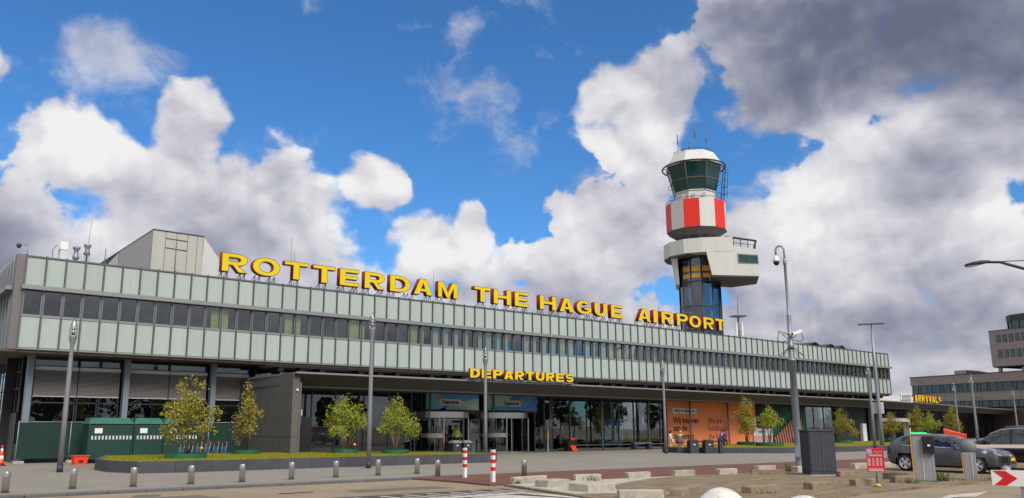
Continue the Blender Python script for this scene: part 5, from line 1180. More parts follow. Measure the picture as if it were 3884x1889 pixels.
SH = [(11.9, 35.68, 3.5, 2.1, 'tall', 'leaf_olive', 'bark_dark', 'tall olive shrub left of the wing wall', .85), (15.97, 39.12, 3.5, 1.0, 'tall', 'leaf_olive', 'bark_dark', 'slim shrub in front of the dark wing wall', .62), (20.57, 37.6, 3.05, 2.1, 'open', 'leaf', 'bark', 'bright green open shrub left of the near lamp post', .66), (22.15, 35.28, 2.8, 2.05, 'open', 'leaf', 'bark', 'bright green open shrub just right of the near lamp post', .68),
      (54.73, 37.05, 3.6, 1.7, 'tall', 'leaf_olive', 'bark_dark', 'thin olive shrub against the orange hoarding', .75), (53.62, 34.4, 2.85, 2.1, 'broad', 'leaf', 'bark_dark', 'broad green shrub before the green mural', .95), (67.8, 36.39, 2.9, 2.1, 'tall', 'leaf_olive', 'bark', 'yellow-green shrub above the dark cabinet', .7), (75.05, 35.58, 2.7, 1.9, 'open', 'leaf_olive', 'bark', 'loose shrub right of the thin lamp pole', .8), (84.5, 37.6, 3.45, 2.0, 'tall', 'leaf_olive', 'bark_dark', 'dark olive shrub under the ARRIVALS letters', .8), (82.6, 35.6, 2.75, 1.9, 'broad', 'leaf', 'bark', 'yellow-green bushy shrub in front of the dark one under ARRIVALS', .7), (92.8, 37.68, 3.6, 1.7, 'tall', 'leaf_olive', 'bark_dark', 'rightmost tall dark shrub behind the red letter box', .7)]
for i, (x, y, h, w, k, lm, bmat, lab, rr) in enumerate(SH):
    shrub(lab, x, y, .42, h, w, k, 40 + i, lm, bmat, n=3300 if x > 18 or x < 14 else 1700)
    green_ring('green ring of the ' + lab, x, y, .40, rr)

# ================================================================== cars
def interp(keys, x):
    if x <= keys[0][0]: return keys[0][1]
    for (a, b), (c, d) in zip(keys[:-1], keys[1:]):
        if x <= c:
            t = (x - a) / (c - a); t = t * t * (3 - 2 * t) * .35 + t * .65; return b + (d - b) * t
    return keys[-1][1]
def car(label, loc, rz, spec, paint_):
    C_ = thing('parked_car', label, 'car', loc, rz, 'cars at the parking barrier')
    L, zt, zb, hw, rw, axles, wr, glassx, windx, rearx, bpil = (spec[k] for k in ('L', 'top', 'belt', 'half', 'roofhalf', 'axles', 'wr', 'glass', 'wind', 'rear', 'bp'))
    nx = 110; parts = {}
    def row(x):
        t, b, w = interp(zt, x), interp(zb, x), interp(hw, x); b = min(b, t - .01); r = interp(rw, x)
        z0 = interp(spec['bottom'], x); g = max(0, min(1, (t - b - .03) / .25)); rwid = w * .93 * (1 - g) + min(r, w * .93) * g
        P = [(0, z0), (w * .86, z0), (w * .965, z0 + .08), (w * 1.0, z0 + (b - z0) * .35), (w * 1.0, z0 + (b - z0) * .62), (w * .985, z0 + (b - z0) * .86), (w * .955, b)]
        ez = t - .055 * g - .012
        for k in (1, 2, 3): f = k / 3; P.append((w * .95 + (rwid - w * .95) * (f ** 1.25), b + (ez - b) * f))
        P += [(rwid * .82, t - .018), (rwid * .45, t - .004), (0, t)]
        return P
    X = [L * i / nx for i in range(nx + 1)]; rows = [row(x) for x in X]; nr = len(rows[0])
    def cls(i, k):
        x = (X[i] + X[i + 1]) / 2; P = rows[i]; t, b = interp(zt, x), min(interp(zb, x), interp(zt, x) - .01)
        if k in (6, 7, 8) and t - b > .12 and glassx[0] < x < glassx[1]:
            if any(abs(x - p) < .035 for p in bpil): return 'pillar'
            if k == 8 and x > glassx[1] - .45: return 'side_window'
            return 'side_window'
        if k >= 9 and windx[0] < x < windx[1]: return 'windscreen'
        if k >= 9 and rearx[0] < x < rearx[1]: return 'rear_window'
        zc = (P[k][1] + P[min(k + 1, nr - 1)][1]) / 2
        if k in (1, 2, 3, 4):
            for a in axles:
                if (x - a) ** 2 + (zc - wr) ** 2 < (wr * 1.14) ** 2: return None
        if k == 0: return 'underbody'
        if k == 1: return 'sill'
        return 'body'
    for s in (1, -1):
        for i in range(nx):
            for k in range(nr - 1):
                c = cls(i, k)
                if not c: continue
                v = [(X[i] - L / 2, s * rows[i][k][0], rows[i][k][1]), (X[i + 1] - L / 2, s * rows[i + 1][k][0], rows[i + 1][k][1]), (X[i + 1] - L / 2, s * rows[i + 1][k + 1][0], rows[i + 1][k + 1][1]), (X[i] - L / 2, s * rows[i][k + 1][0], rows[i][k + 1][1])]
                f = (0, 1, 2, 3) if s < 0 else (3, 2, 1, 0)
                key = c + ('L' if s > 0 else 'R') if c in ('side_window', 'pillar') else c
                parts.setdefault(key, MB()).add(v, [f], True)
    for e, i in ((0, 0), (1, nx)):
        for s in (1, -1):
            v = [(X[i] - L / 2, s * y, z) for y, z in rows[i]]; parts['body'].add(v, [tuple(range(len(v))) if (s < 0) == (e == 1) else tuple(range(len(v) - 1, -1, -1))])
    pm = {'body': paint_, 'sill': 'black', 'underbody': 'black', 'side_window': 'glass_car', 'windscreen': 'glass_car', 'rear_window': 'glass_car', 'pillar': 'black_gloss'}
    for k, mb in parts.items():
        nme = k.rstrip('LR'); me = mb.mesh(nme); bm = bmesh.new(); bm.from_mesh(me); bmesh.ops.remove_doubles(bm, verts=bm.verts, dist=.0005); bm.to_mesh(me); bm.free(); mobj(nme, me, pm[nme], C_)
    w0 = interp(hw, L / 2)
    MB().box(-L / 2 + .5, L / 2 - .7, -w0 * .8, w0 * .8, .3, .85).obj('cabin_floor', 'black', C_)
    for sx in (-.35, .45):
        for sy in (-.38, .38): st_ = MB().bbox(sx - .12, sx + .12, sy - .22, sy + .22, .85, 1.08, .04).bbox(sx - .06, sx + .06, sy - .11, sy + .11, 1.1, 1.26, .02).obj('seat', 'interior_floor', C_)
    def loc_(x): return x - L / 2
    for a in axles:
        for s in (1, -1):
            yy = s * (interp(hw, a) - .10)
            wo_ = bpy.data.objects.new('wheel', None); COL.objects.link(wo_); wo_.parent = C_; wo_.location = (loc_(a), yy, wr)
            m = MB().lathe([(wr * .70, -.10), (wr * .92, -.105), (wr, -.07), (wr, .07), (wr * .92, .105), (wr * .70, .10)], 28, cap=False).mesh('tyre'); m.transform(Matrix.Rotation(pi / 2, 4, 'X')); mobj('tyre', m, 'tyre', wo_)
            rr = wr * .70; q = MB().lathe([(rr * .86, -.03), (rr, -.03), (rr * 1.02, .08), (rr * .97, .105), (rr * .9, .09), (rr * .86, .03)], 28, cap=False)
            for j in range(10):
                aa = 2 * pi * j / 10 + (.12 if j % 2 else -.12); c0, s0 = cos(aa), sin(aa); n0 = (-s0, c0); ww = .022
                p = [(.05 * c0 + n0[0] * ww, .05 * s0 + n0[1] * ww), (.05 * c0 - n0[0] * ww, .05 * s0 - n0[1] * ww), (rr * .92 * c0 - n0[0] * ww * 1.3, rr * .92 * s0 - n0[1] * ww * 1.3), (rr * .92 * c0 + n0[0] * ww * 1.3, rr * .92 * s0 + n0[1] * ww * 1.3)]
                q.prism(p, .05, .085)
            q.lathe([(.055, .03), (.055, .095), (.03, .1)], 12); m = q.mesh('rim'); m.transform(Matrix.Rotation(pi / 2 if s < 0 else -pi / 2, 4, 'X')); mobj('rim', m, 'rim', wo_)
            m = MB().lathe([(rr * .95, -.02), (rr * .95, .02)], 20).mesh('brake_disc'); m.transform(Matrix.Rotation(pi / 2, 4, 'X')); mobj('brake_disc', m, 'black', wo_)
            # arch liner
            al = MB(); vs = []; fs = []
            for j in range(17):
                aa = radians(-10 + 200 * j / 16)
                for y_ in (s * interp(hw, a) * .995, s * .35): vs.append((loc_(a) + wr * 1.16 * cos(aa), y_, wr + wr * 1.16 * sin(aa)))
            for j in range(16): fs.append((2 * j, 2 * j + 1, 2 * j + 3, 2 * j + 2))
            al.add(vs, fs, True).obj('arch_liner', 'black', C_)
    return C_, loc_, (lambda x: interp(hw, x)), X, rows
def conform(C_, hwf, loc_, name, m, pts, s, lift=.006):
    "patch lying on the car side: pts = (x, z, fraction of half width)"
    MB().extr([(loc_(x), s * (hwf(x) * f + lift), z) for x, z, f in pts], (0, -s * .02, 0)).obj(name, m, C_)
hatch = dict(L=4.32, top=[(0, .70), (.04, .93), (.14, 1.0), (.22, 1.12), (.45, 1.30), (.6, 1.37), (.9, 1.42), (1.4, 1.45), (1.9, 1.44), (2.3, 1.39), (2.6, 1.28), (2.95, 1.10), (3.15, 1.0), (3.6, .93), (3.95, .85), (4.18, .74), (4.28, .60), (4.32, .46)],
             belt=[(0, .66), (.06, .92), (.3, 1.03), (.7, 1.01), (1.5, .97), (2.3, .935), (3.0, .91), (3.2, .90), (4.0, .80), (4.32, .42)], half=[(0, .60), (.06, .70), (.25, .80), (.7, .86), (1.5, .88), (3.2, .87), (3.7, .84), (4.0, .77), (4.2, .64), (4.32, .45)],
             roofhalf=[(0, .55), (.5, .56), (1.2, .60), (2.2, .60), (3.0, .70)], bottom=[(0, .40), (.15, .30), (.5, .2), (3.7, .18), (4.1, .20), (4.32, .24)], axles=(.80, 3.42), wr=.32, glass=(.66, 2.86), wind=(2.33, 3.08), rear=(.16, .52), bp=(1.02, 1.82))
C1, lc, hf, X_, rw_ = car('grey hatchback with multi-spoke wheels behind the ticket machine', (34.45, 14.2, 0), radians(-90), hatch, 'car_grey')
for s in (1, -1):
    conform(C1, hf, lc, 'headlight', 'headlight', [(3.62, .80, .98), (3.72, .86, .97), (4.05, .78, .95), (4.16, .70, .95), (4.0, .67, .97), (3.75, .72, .98)], s)
    conform(C1, hf, lc, 'tail_light', 'tail_red', [(.05, .90, .97), (.12, .95, .96), (.42, .90, .98), (.30, .84, .99), (.08, .80, .98)], s)
    conform(C1, hf, lc, 'door_handle', 'car_grey', [(1.30, .84, 1.0), (1.55, .845, 1.0), (1.55, .80, 1.0), (1.30, .795, 1.0)], s, .02)
    conform(C1, hf, lc, 'fog_lamp', 'black', [(3.82, .50, .99), (4.08, .46, .96), (4.06, .30, .96), (3.85, .30, .99)], s)
    MB().bbox(lc(2.62), lc(2.82), *(sorted((s * .87, s * 1.02))), .93, 1.06, .03).obj('mirror', 'car_grey', C1)
    ch = MB(); ch.tube([(lc(x), s * (hf(x) * .955 + .004), interp(hatch['belt'], x) + .004) for x in [.66 + i * .11 for i in range(21)]], .011, 5); ch.obj('window_trim', 'rim', C1)
    sm = MB(); sm.tube([(lc(1.82), s * (hf(1.82) * 1.0 + .0), z) for z in (.30, .6, .95)], .008, 4).tube([(lc(2.95), s * (hf(2.95) + .0), z) for z in (.32, .6, .9)], .008, 4).tube([(lc(1.05), s * (hf(1.05) + .0), z) for z in (.55, .75, 1.0)], .008, 4); sm.obj('door_seam', 'black', C1)
MB().bbox(lc(4.20), lc(4.33), -.28, .28, .36, .62, .01).obj('grille', 'black', C1); MB().box(lc(4.325), lc(4.34), -.26, .26, .48, .59).obj('number_plate', 'plate', C1)
MB().lathe([(.05, 0), (.05, .015)], 14).obj('badge', 'rim', C1).matrix_local = Matrix.Translation((lc(4.27), 0, .66)) @ Matrix.Rotation(pi / 2, 4, 'Y')
suv = dict(L=4.5, top=[(0, .75), (.05, 1.05), (.25, 1.45), (.5, 1.62), (1.0, 1.70), (1.8, 1.72), (2.3, 1.68), (2.7, 1.52), (3.1, 1.25), (3.35, 1.12), (3.9, 1.04), (4.3, .92), (4.45, .7), (4.5, .5)],
           belt=[(0, .72), (.08, 1.0), (.5, 1.03), (2.0, 1.0), (3.3, .98), (4.2, .88), (4.5, .46)], half=[(0, .66), (.1, .78), (.5, .88), (1.5, .92), (3.4, .91), (4.0, .84), (4.35, .7), (4.5, .5)],
           roofhalf=[(0, .6), (.5, .62), (1.2, .66), (2.2, .66), (3.2, .75)], bottom=[(0, .45), (.3, .3), (4.0, .26), (4.5, .32)], axles=(.85, 3.5), wr=.35, glass=(.55, 3.1), wind=(2.35, 3.32), rear=(.1, .45), bp=(1.15, 1.95))
C2, lc2, hf2, _, _ = car('dark brown-black estate car with chrome window line, far right', (38.9, 13.55, 0), radians(90), suv, 'car_dark')
for s in (1, -1):
    b_ = suv['belt']; tr = MB(); tr.tube([(lc2(x), s * (hf2(x) * .955 + .006), interp(b_, x) + .004) for x in [.55 + i * .127 for i in range(21)]], .016, 5)
    tr.tube([(lc2(x), s * (min(.66 + .02, hf2(x) * .95)), interp(suv['top'], x) - .075) for x in [.55 + i * .1 for i in range(19)]], .014, 5); tr.obj('window_trim', 'rim', C2)
    rl = MB(); rl.tube([(lc2(x), s * .60, interp(suv['top'], x) + .03) for x in (.5, .8, 1.3, 1.8, 2.2)], .022, 6); rl.obj('roof_rail', 'galv', C2)
    conform(C2, hf2, lc2, 'headlight', 'headlight', [(3.85, .92, .97), (4.25, .86, .96), (4.3, .76, .96), (3.95, .78, .98)], s)
    conform(C2, hf2, lc2, 'tail_light', 'tail_red', [(.06, 1.05, .97), (.35, 1.02, .97), (.3, .85, .98), (.06, .82, .98)], s)
    MB().bbox(lc2(2.8), lc2(3.0), *(sorted((s * .9, s * 1.06))), 1.0, 1.16, .03).obj('mirror', 'car_dark', C2)

# ================================================================== people
def person(name_label, loc, rz, J, cols, h=1.75, hairlen=0., sit=False, vest=False):
    "J maps joint names to local positions (x right, y forward, z up, for a 1.75 m figure)"
    P_ = thing('person', name_label, 'person', loc, rz); k = h / 1.75
    D = dict(pel=(0, 0, .95), waist=(0, 0, 1.08), chest=(0, 0, 1.30), neck=(0, 0, 1.48), head=(0, .02, 1.60), crown=(0, .02, 1.70), nose=(0, .125, 1.59), chin=(0, .07, 1.53),
             shl=(-.18, 0, 1.42), ell=(-.24, -.02, 1.14), wrl=(-.25, .06, .90), shr=(.18, 0, 1.42), elr=(.24, -.02, 1.14), wrr=(.25, .06, .90),
             hil=(-.09, 0, .90), knl=(-.10, .02, .50), anl=(-.10, -.02, .09), tol=(-.11, .15, .035), hir=(.09, 0, .90), knr=(.10, .02, .50), anr=(.10, -.02, .09), tor=(.11, .15, .035))
    D.update(J); D = {a: Vector(b) * k for a, b in D.items()}
    RAD = dict(pel=.14, waist=.125, chest=.145, neck=.055, head=.092, crown=.07, nose=.018, chin=.05, shl=.062, ell=.043, wrl=.030, shr=.062, elr=.043, wrr=.030, hil=.088, knl=.058, anl=.042, tol=.035, hir=.088, knr=.058, anr=.042, tor=.035)
    E_ = [('pel', 'waist'), ('waist', 'chest'), ('chest', 'neck'), ('neck', 'head'), ('head', 'crown'), ('head', 'nose'), ('chest', 'shl'), ('shl', 'ell'), ('ell', 'wrl'), ('chest', 'shr'), ('shr', 'elr'), ('elr', 'wrr'), ('pel', 'hil'), ('hil', 'knl'), ('knl', 'anl'), ('anl', 'tol'), ('pel', 'hir'), ('hir', 'knr'), ('knr', 'anr'), ('anr', 'tor')]
    def skin(name, edges, m, infl, root, extra=()):
        names = []; 
        for e in edges:
            for n in e:
                if n not in names: names.append(n)
        vs = [D[n] for n in names]; es = [(names.index(a), names.index(b)) for a, b in edges]; rd = [RAD[n] * k * infl for n in names]
        for (p, base, r) in extra: vs.append(Vector(p)); es.append((names.index(base) if isinstance(base, str) else base, len(vs) - 1)); rd.append(r)
        me = bpy.data.meshes.new(name); me.from_pydata([tuple(v) for v in vs], es, []); o = mobj(name, me, m, P_)
        sm_ = o.modifiers.new('skin', 'SKIN'); sm_.use_smooth_shade = True
        for i, v in enumerate(me.skin_vertices[0].data): v.radius = (rd[i], rd[i]); v.use_root = (i == names.index(root))
        ss = o.modifiers.new('sub', 'SUBSURF'); ss.levels = 1; ss.render_levels = 1
        return o
    ex = []
    nv = 22
    for sd_, wr_, el_ in ((-1, 'wrl', 'ell'), (1, 'wrr', 'elr')):
        d = (D[wr_] - D[el_]).normalized(); side = Vector((0, 1, 0)) - d * d.y; side.normalize(); b = len(ex)
        base = nv + len(ex); ex.append((D[wr_] + d * .07 * k, wr_, .032 * k))
        for f, l in ((-.026, .062), (-.009, .078), (.009, .074), (.024, .058)):
            q0 = nv + len(ex); ex.append((D[wr_] + d * .11 * k + side * f * k, base, .0095 * k)); ex.append((D[wr_] + d * (.11 + l * .7) * k + side * f * 1.2 * k + Vector((-sd_ * .018, 0, 0)) * k, q0, .008 * k))
        ex.append((D[wr_] + d * .075 * k + side * .055 * k, base, .010 * k))
    skin('body', E_, 'skin', 1.0, 'pel', ex[:0])
    hb = skin('hands', [('ell', 'wrl')], 'skin', .9, 'ell') if False else None
    # hands are grown as their own small skins rooted in the wrists so that fingers stay apart
    for sd_, wr_, el_ in ((-1, 'wrl', 'ell'), (1, 'wrr', 'elr')):
        d = (D[wr_] - D[el_]).normalized(); side = Vector((0, 1, 0)) - d * d.y; side = side.normalized() if side.length > .1 else Vector((1, 0, 0))
        vs = [D[wr_], D[wr_] + d * .075 * k]; es = [(0, 1)]; rd = [.028 * k, .034 * k]
        for f, l in ((-.028, .062), (-.010, .080), (.010, .075), (.027, .058)):
            a = len(vs); vs += [D[wr_] + d * .105 * k + side * f * k, D[wr_] + d * (.105 + l) * k + side * f * 1.3 * k + Vector((-sd_ * .02, 0, 0)) * k]; es += [(1, a), (a, a + 1)]; rd += [.011 * k, .008 * k]
        a = len(vs); vs.append(D[wr_] + d * .08 * k + side * .062 * k); es.append((1, a)); rd.append(.011 * k)
        me = bpy.data.meshes.new('hand'); me.from_pydata([tuple(v) for v in vs], es, []); o = mobj('hand', me, 'skin', P_); o.modifiers.new('skin', 'SKIN').use_smooth_shade = True
        for i, v in enumerate(me.skin_vertices[0].data): v.radius = (rd[i], rd[i]); v.use_root = i == 0
    top, low, hair, shoe, sleeve = cols
    te = [('pel', 'waist'), ('waist', 'chest'), ('chest', 'neck'), ('chest', 'shl'), ('chest', 'shr'), ('shl', 'ell'), ('shr', 'elr')]
    if sleeve == 'long': te += [('ell', 'wrl'), ('elr', 'wrr')]
    skin('top', te, top, 1.14, 'waist')
    if low:
        skin('trousers', [('pel', 'hil'), ('hil', 'knl'), ('knl', 'anl'), ('pel', 'hir'), ('hir', 'knr'), ('knr', 'anr')], low, 1.18, 'pel')
    for s in 'lr': skin('shoe', [('an' + s, 'to' + s)], shoe, 1.2, 'an' + s)
    hc = D['head'] + Vector((0, -.015, .03)) * k
    hb_ = MB(); pr_ = [(.012, .115), (.07, .10), (.105, .05), (.108, 0), (.10, -.06)] + ([(.095, -.12 - hairlen), (.03, -.14 - hairlen)] if hairlen else [(.05, -.085)])
    hb_.lathe([(r * k, z * k) for r, z in pr_][::-1], 14); ho = hb_.obj('hair', hair, P_); ho.location = hc; ho.rotation_euler = (radians(12), 0, 0)
    if vest:
        MB().lathe([(.185 * k, .98 * k), (.20 * k, 1.08 * k), (.235 * k, 1.32 * k), (.225 * k, 1.42 * k), (.12 * k, 1.49 * k), (.07 * k, 1.5 * k)], 18, (0, 0), True, 0, True, 1, .78).obj('safety_vest', 'hivis', P_); MB().lathe([(.205 * k, 1.08 * k), (.212 * k, 1.14 * k)], 18, (0, 0), True, 0, False, 1, .80).obj('reflective_band', 'white', P_)
    return P_
def facecam(x, y): return atan2(-y, -x) - pi / 2
person('person in yellow safety vest and dark trousers inside the open revolving door', (32.55, 44.3, 0), radians(-20), {}, ('cloth_white', 'cloth_black', 'hair_grey', 'shoe', 'long'), 1.86, 0, False, True)
person('person in dark waistcoat and white sleeves in the doorway middle', (31.75, 44.4, 0), radians(10), dict(ell=(-.28, -.02, 1.16), wrl=(-.2, .1, .95)), ('cloth_black', 'cloth_black', 'hair_grey', 'shoe', 'short'), 1.80)
person('person in black standing nearest the left door post', (31.25, 44.1, 0), radians(-35), dict(elr=(.25, .0, 1.12), wrr=(.28, .08, .88)), ('cloth_black', 'cloth_black', 'hair_dark', 'shoe', 'short'), 1.74)
person('person in white top and shorts beside the lamp post', (45.55, 36.9, 0), radians(20), {}, ('cloth_cream', 'cloth_cream', 'hair_dark', 'shoe', 'short'), 1.52, .1)
wp = person('person in green dress and white trousers bending over the planter edge', (45.25, 35.9, 0), radians(-70), dict(chest=(0, .12, 1.26), neck=(0, .2, 1.42), head=(0, .26, 1.52), crown=(0, .27, 1.62), nose=(0, .36, 1.5), chin=(0, .3, 1.45), shl=(-.17, .16, 1.36), shr=(.17, .16, 1.36), ell=(-.2, .3, 1.14), elr=(.2, .3, 1.14), wrl=(-.12, .45, 1.0), wrr=(.12, .45, 1.0), knr=(.1, .12, .5)), ('cloth_green', 'cloth_white', 'hair_blond', 'shoe', 'short'), 1.58)
MB().lathe([(.30, .62), (.26, .85), (.19, 1.0), (.17, 1.12)], 16).obj('dress_skirt', 'cloth_green', wp)
SITJ = dict(pel=(0, 0, .50), waist=(0, .04, .63), chest=(0, .14, .84), neck=(0, .22, 1.0), head=(0, .28, 1.11), crown=(0, .29, 1.21), nose=(0, .38, 1.09), chin=(0, .33, 1.03), shl=(-.18, .17, .95), shr=(.18, .17, .95), ell=(-.22, .22, .68), elr=(.22, .22, .68), wrl=(-.08, .42, .62), wrr=(.08, .42, .62),
            hil=(-.1, 0, .47), hir=(.1, 0, .47), knl=(-.12, .42, .48), knr=(.12, .42, .48), anl=(-.12, .40, .08), anr=(.12, .40, .08), tol=(-.13, .56, .035), tor=(.13, .56, .035))
bn = thing('bench', 'low dark bench on the grass carrying the seated person in blue', 'bench', (50.2, 36.1, .34), radians(-35))
MB().bbox(-1.6, .4, -.22, .22, .34, .42, .01).obj('seat', 'black', bn)
for x in (-1.3, .1): MB().box(x - .05, x + .05, -.2, .2, 0, .34).obj('leg', 'black', bn)
person('person in blue jacket sitting hunched on the dark bench', (50.2, 36.1, .34), radians(-100), SITJ, ('cloth_blue', 'cloth_black', 'hair_dark', 'shoe', 'long'), 1.75)
person('person in black and red sitting on the ledge below the green mural', (72.4, 43.6, .0), radians(-150), SITJ, ('cloth_black', 'cloth_red', 'hair_dark', 'shoe', 'long'), 1.7)

# ================================================================== bins, benches and forecourt bits
def bin_(label, x, y, rz, lidm, grp):
    b = thing('litter_bin', label, 'litter bin', (x, y, 0), rz, grp); MB().bbox(-.31, .31, -.28, .28, 0, .74, .02).obj('body', 'cabinet', b)
    MB().add([(-.33, -.30, .741), (.33, -.30, .741), (.33, .30, .741), (-.33, .30, .741), (-.16, -.1, .90), (.3, -.1, .90), (.3, .28, .90), (-.16, .28, .90)], [(0, 3, 2, 1), (4, 5, 6, 7), (0, 1, 5, 4), (1, 2, 6, 5), (2, 3, 7, 6), (3, 0, 4, 7)]).obj('lid', lidm, b); MB().box(-.07, .07, -.29, -.281, .55, .62).obj('label_plate', 'white', b)
bin_('dark litter bin nearest the person in green', 45.15, 34.75, -.5, 'black', 'pairs of dark litter bins'); bin_('second dark litter bin at the planter corner', 45.85, 34.05, -.5, 'black', 'pairs of dark litter bins')
bin_('dark bin with pale hood left, in front of the open revolving door', 30.75, 42.0, 0, 'machine_grey', 'pairs of dark litter bins'); bin_('dark bin with pale hood right, in front of the open revolving door', 31.6, 42.0, 0, 'machine_grey', 'pairs of dark litter bins')
for x, y, h, l, m in ((46.25, 33.35, .98, 'slim dark post beside the litter bins at the right planter', 'cabinet'), (32.75, 42.2, .95, 'slim dark post between the two revolving doors', 'cabinet')):
    p = thing('ash_post', l, 'post', (x, y, 0), -.3, 'slim dark ash posts'); MB().bbox(-.13, .13, -.12, .12, 0, h, .015).obj('body', m, p); MB().box(-.08, .08, -.13, -.121, h - .2, h - .1).obj('slot', 'black_gloss', p)
yp = thing('button_post', 'slim grey post with yellow strip right of the revolving doors', 'post', (40.15, 43.6, 0)); MB().bbox(-.09, .09, -.06, .06, 0, 1.85, .01).obj('post', 'machine_grey', yp); MB().box(-.06, .06, -.07, -.061, .85, 1.4).obj('yellow_strip', 'machine_yellow', yp)
sb = thing('a_board', 'black stand with orange panels before the entrance glazing', 'stand', (42.3, 43.5, 0)); MB().bbox(-.42, .42, -.25, .25, 0, .75, .02).obj('body', 'black', sb); MB().box(-.2, .2, -.27, -.251, .78, .95).box(-.12, .12, -.2, -.15, .7, .8).obj('upper_panel', 'orange_red', sb); MB().extr([(-.25, -.5, .03), (.25, -.5, .03), (.2, -.3, .42), (-.3, -.3, .42)], (0, .04, 0)).obj('lower_panel', 'orange_red', sb)
gb = thing('bench', 'grey bench on two dark blocks in front of the entrance glazing', 'bench', (49.9, 43.3, 0)); MB().bbox(-1.05, 1.05, -.2, .2, .48, .54, .01).obj('seat', 'galv', gb)
for x in (-.85, .85): MB().bbox(x - .22, x + .22, -.22, .22, 0, .479, .02).obj('block', 'cabinet', gb)
# things inside the hall, seen through the glass
for i, (x, l) in enumerate(((43.9, 'leftmost'), (45.3, 'second'), (46.1, 'third'), (42.5, 'small far left'))):
    s_ = thing('white_seat_shell', l + ' tall white leaf-shaped seat shell behind the glass', 'seat', (x, 46.0 + i * .3, 0), radians(-10), 'white seat shells in the hall'); pts = []
    for j in range(13): f = j / 12; pts.append((.10 * sin(f * 3.2) + .25 * (1 - f) ** 2, .35 + 1.5 * f, .17 * sin(pi * (f * .92 + .04))))
    mb = MB(); vs = []; fs = []
    for (yy, zz, ww) in pts: vs += [(-ww, yy, zz), (ww, yy, zz), (-ww, yy + .04, zz), (ww, yy + .04, zz)]
    for j in range(12): o_ = 4 * j; fs += [(o_, o_ + 1, o_ + 5, o_ + 4), (o_ + 2, o_ + 6, o_ + 7, o_ + 3), (o_, o_ + 4, o_ + 6, o_ + 2), (o_ + 1, o_ + 3, o_ + 7, o_ + 5)]
    mb.add(vs, fs, True).obj('shell', 'white', s_); MB().bbox(-.2, .2, .0, .5, 0, .35, .02).obj('base', 'black', s_)
bp = thing('poster_panel', 'bright blue poster panels standing behind the glazing', 'poster', (48.9, 45.6, 0)); MB().bbox(48.1, 48.75, 45.6, 45.64, .3, 2.3, .004).obj('panel', 'blue_sign', bp, True); MB().bbox(48.85, 50.3, 45.6, 45.64, .3, 2.35, .004).obj('panel', 'trolley_blue', bp, True); MB().bbox(47.5, 48.05, 45.6, 45.64, .3, 2.3, .004).obj('panel', 'mural_green', bp, True)
ov = thing('orange_mannequin', 'orange jacket on a stand inside the entrance glazing', 'jacket', (51.9, 45.4, 0)); MB().lathe([(.28, .75), (.26, 1.1), (.2, 1.35), (.1, 1.5), (.08, 1.62)], 12).obj('jacket', 'orange_red', ov); MB().tube([(0, 0, 0), (0, 0, .76)], .04, 6).obj('stand', 'black', ov)
nt_ = MB().bbox(40.75, 41.4, 44.44, 44.48, 1.75, 2.25, .004).obj('notice_sheet', 'pale_green'); tag(nt_, 'pale green notice sheet fixed to the entrance glazing', 'notice')
fp = MB().lathe([(.26, 0), (.33, .35), (.26, .75), (.08, .86)], 14, (41.0, 45.2)).obj('rubble_bag', 'interior_floor'); tag(fp, 'round brownish sack just inside the glazing', 'sack')

# ================================================================== left: green containers, fence, trolleys
FN = thing('site_fence', 'dark green screened fence with top rail along the left ground floor', 'fence', (6.8, 44.9, 0))
for i in range(5):
    a = 6.9 + i * 2.3; MB().box(a + .03, a + 2.25, 44.88, 44.90, .22, 1.92).obj('mesh_panel', 'mesh_green', FN, True); MB().tube([(a, 44.86, 0), (a, 44.86, 2.0)], .025, 6).obj('post', 'galv', FN, True); MB().tube([(a, 44.86, 1.96), (a + 2.3, 44.86, 1.96)], .022, 6).obj('top_rail', 'galv', FN, True); MB().bbox(a - .1, a + .35, 44.6, 45.1, 0, .12, .02).obj('foot_block', 'concrete_light', FN, True)
def container(label, x, y, w):
    c = thing('green_container', label, 'waste container', (x, y, 0), 0, 'green waste containers'); MB().bbox(0, w, 0, 1.3, .18, 1.86, .03).obj('body', 'container_green', c)
    MB().add([(-.04, -.05, 1.87), (w + .04, -.05, 1.87), (w + .04, 1.34, 1.87), (-.04, 1.34, 1.87), (.1, .3, 2.16), (w - .1, .3, 2.16), (w - .1, 1.2, 2.16), (.1, 1.2, 2.16)], [(0, 3, 2, 1), (4, 5, 6, 7), (0, 1, 5, 4), (1, 2, 6, 5), (2, 3, 7, 6), (3, 0, 4, 7)]).obj('lid', 'container_lid', c)
    for i in range(int(w / .16)): MB().box(.12 + i * .16, .20 + i * .16, -.012, -.001, 1.12, 1.30).obj('vent_slat', 'rail_white', c)
    MB().box(.25, .6, -.014, -.001, 1.42, 1.66).obj('label_plate', 'white', c)
    for xx in (.2, w - .2): MB().lathe([(.09, -.05), (.09, .05)], 12).obj('wheel', 'black', c).matrix_local = Matrix.Translation((xx, .2, .09)) @ Matrix.Rotation(pi / 2, 4, 'Y')
    for xx in (.0, w): MB().box(xx - .03, xx + .03, -.05, .05, .2, 1.86).obj('corner_post', 'container_green', c)
container('left green waste container with pale lid behind the lamp post', 9.6, 42.9, 2.0); container('middle green waste container with vent slats', 11.7, 42.9, 1.35); container('right green waste container beside the olive shrub', 13.15, 42.9, 1.7)
oc = thing('orange_crate', 'small orange plastic crate at the foot of the green containers', 'crate', (9.15, 42.2, 0), .1)
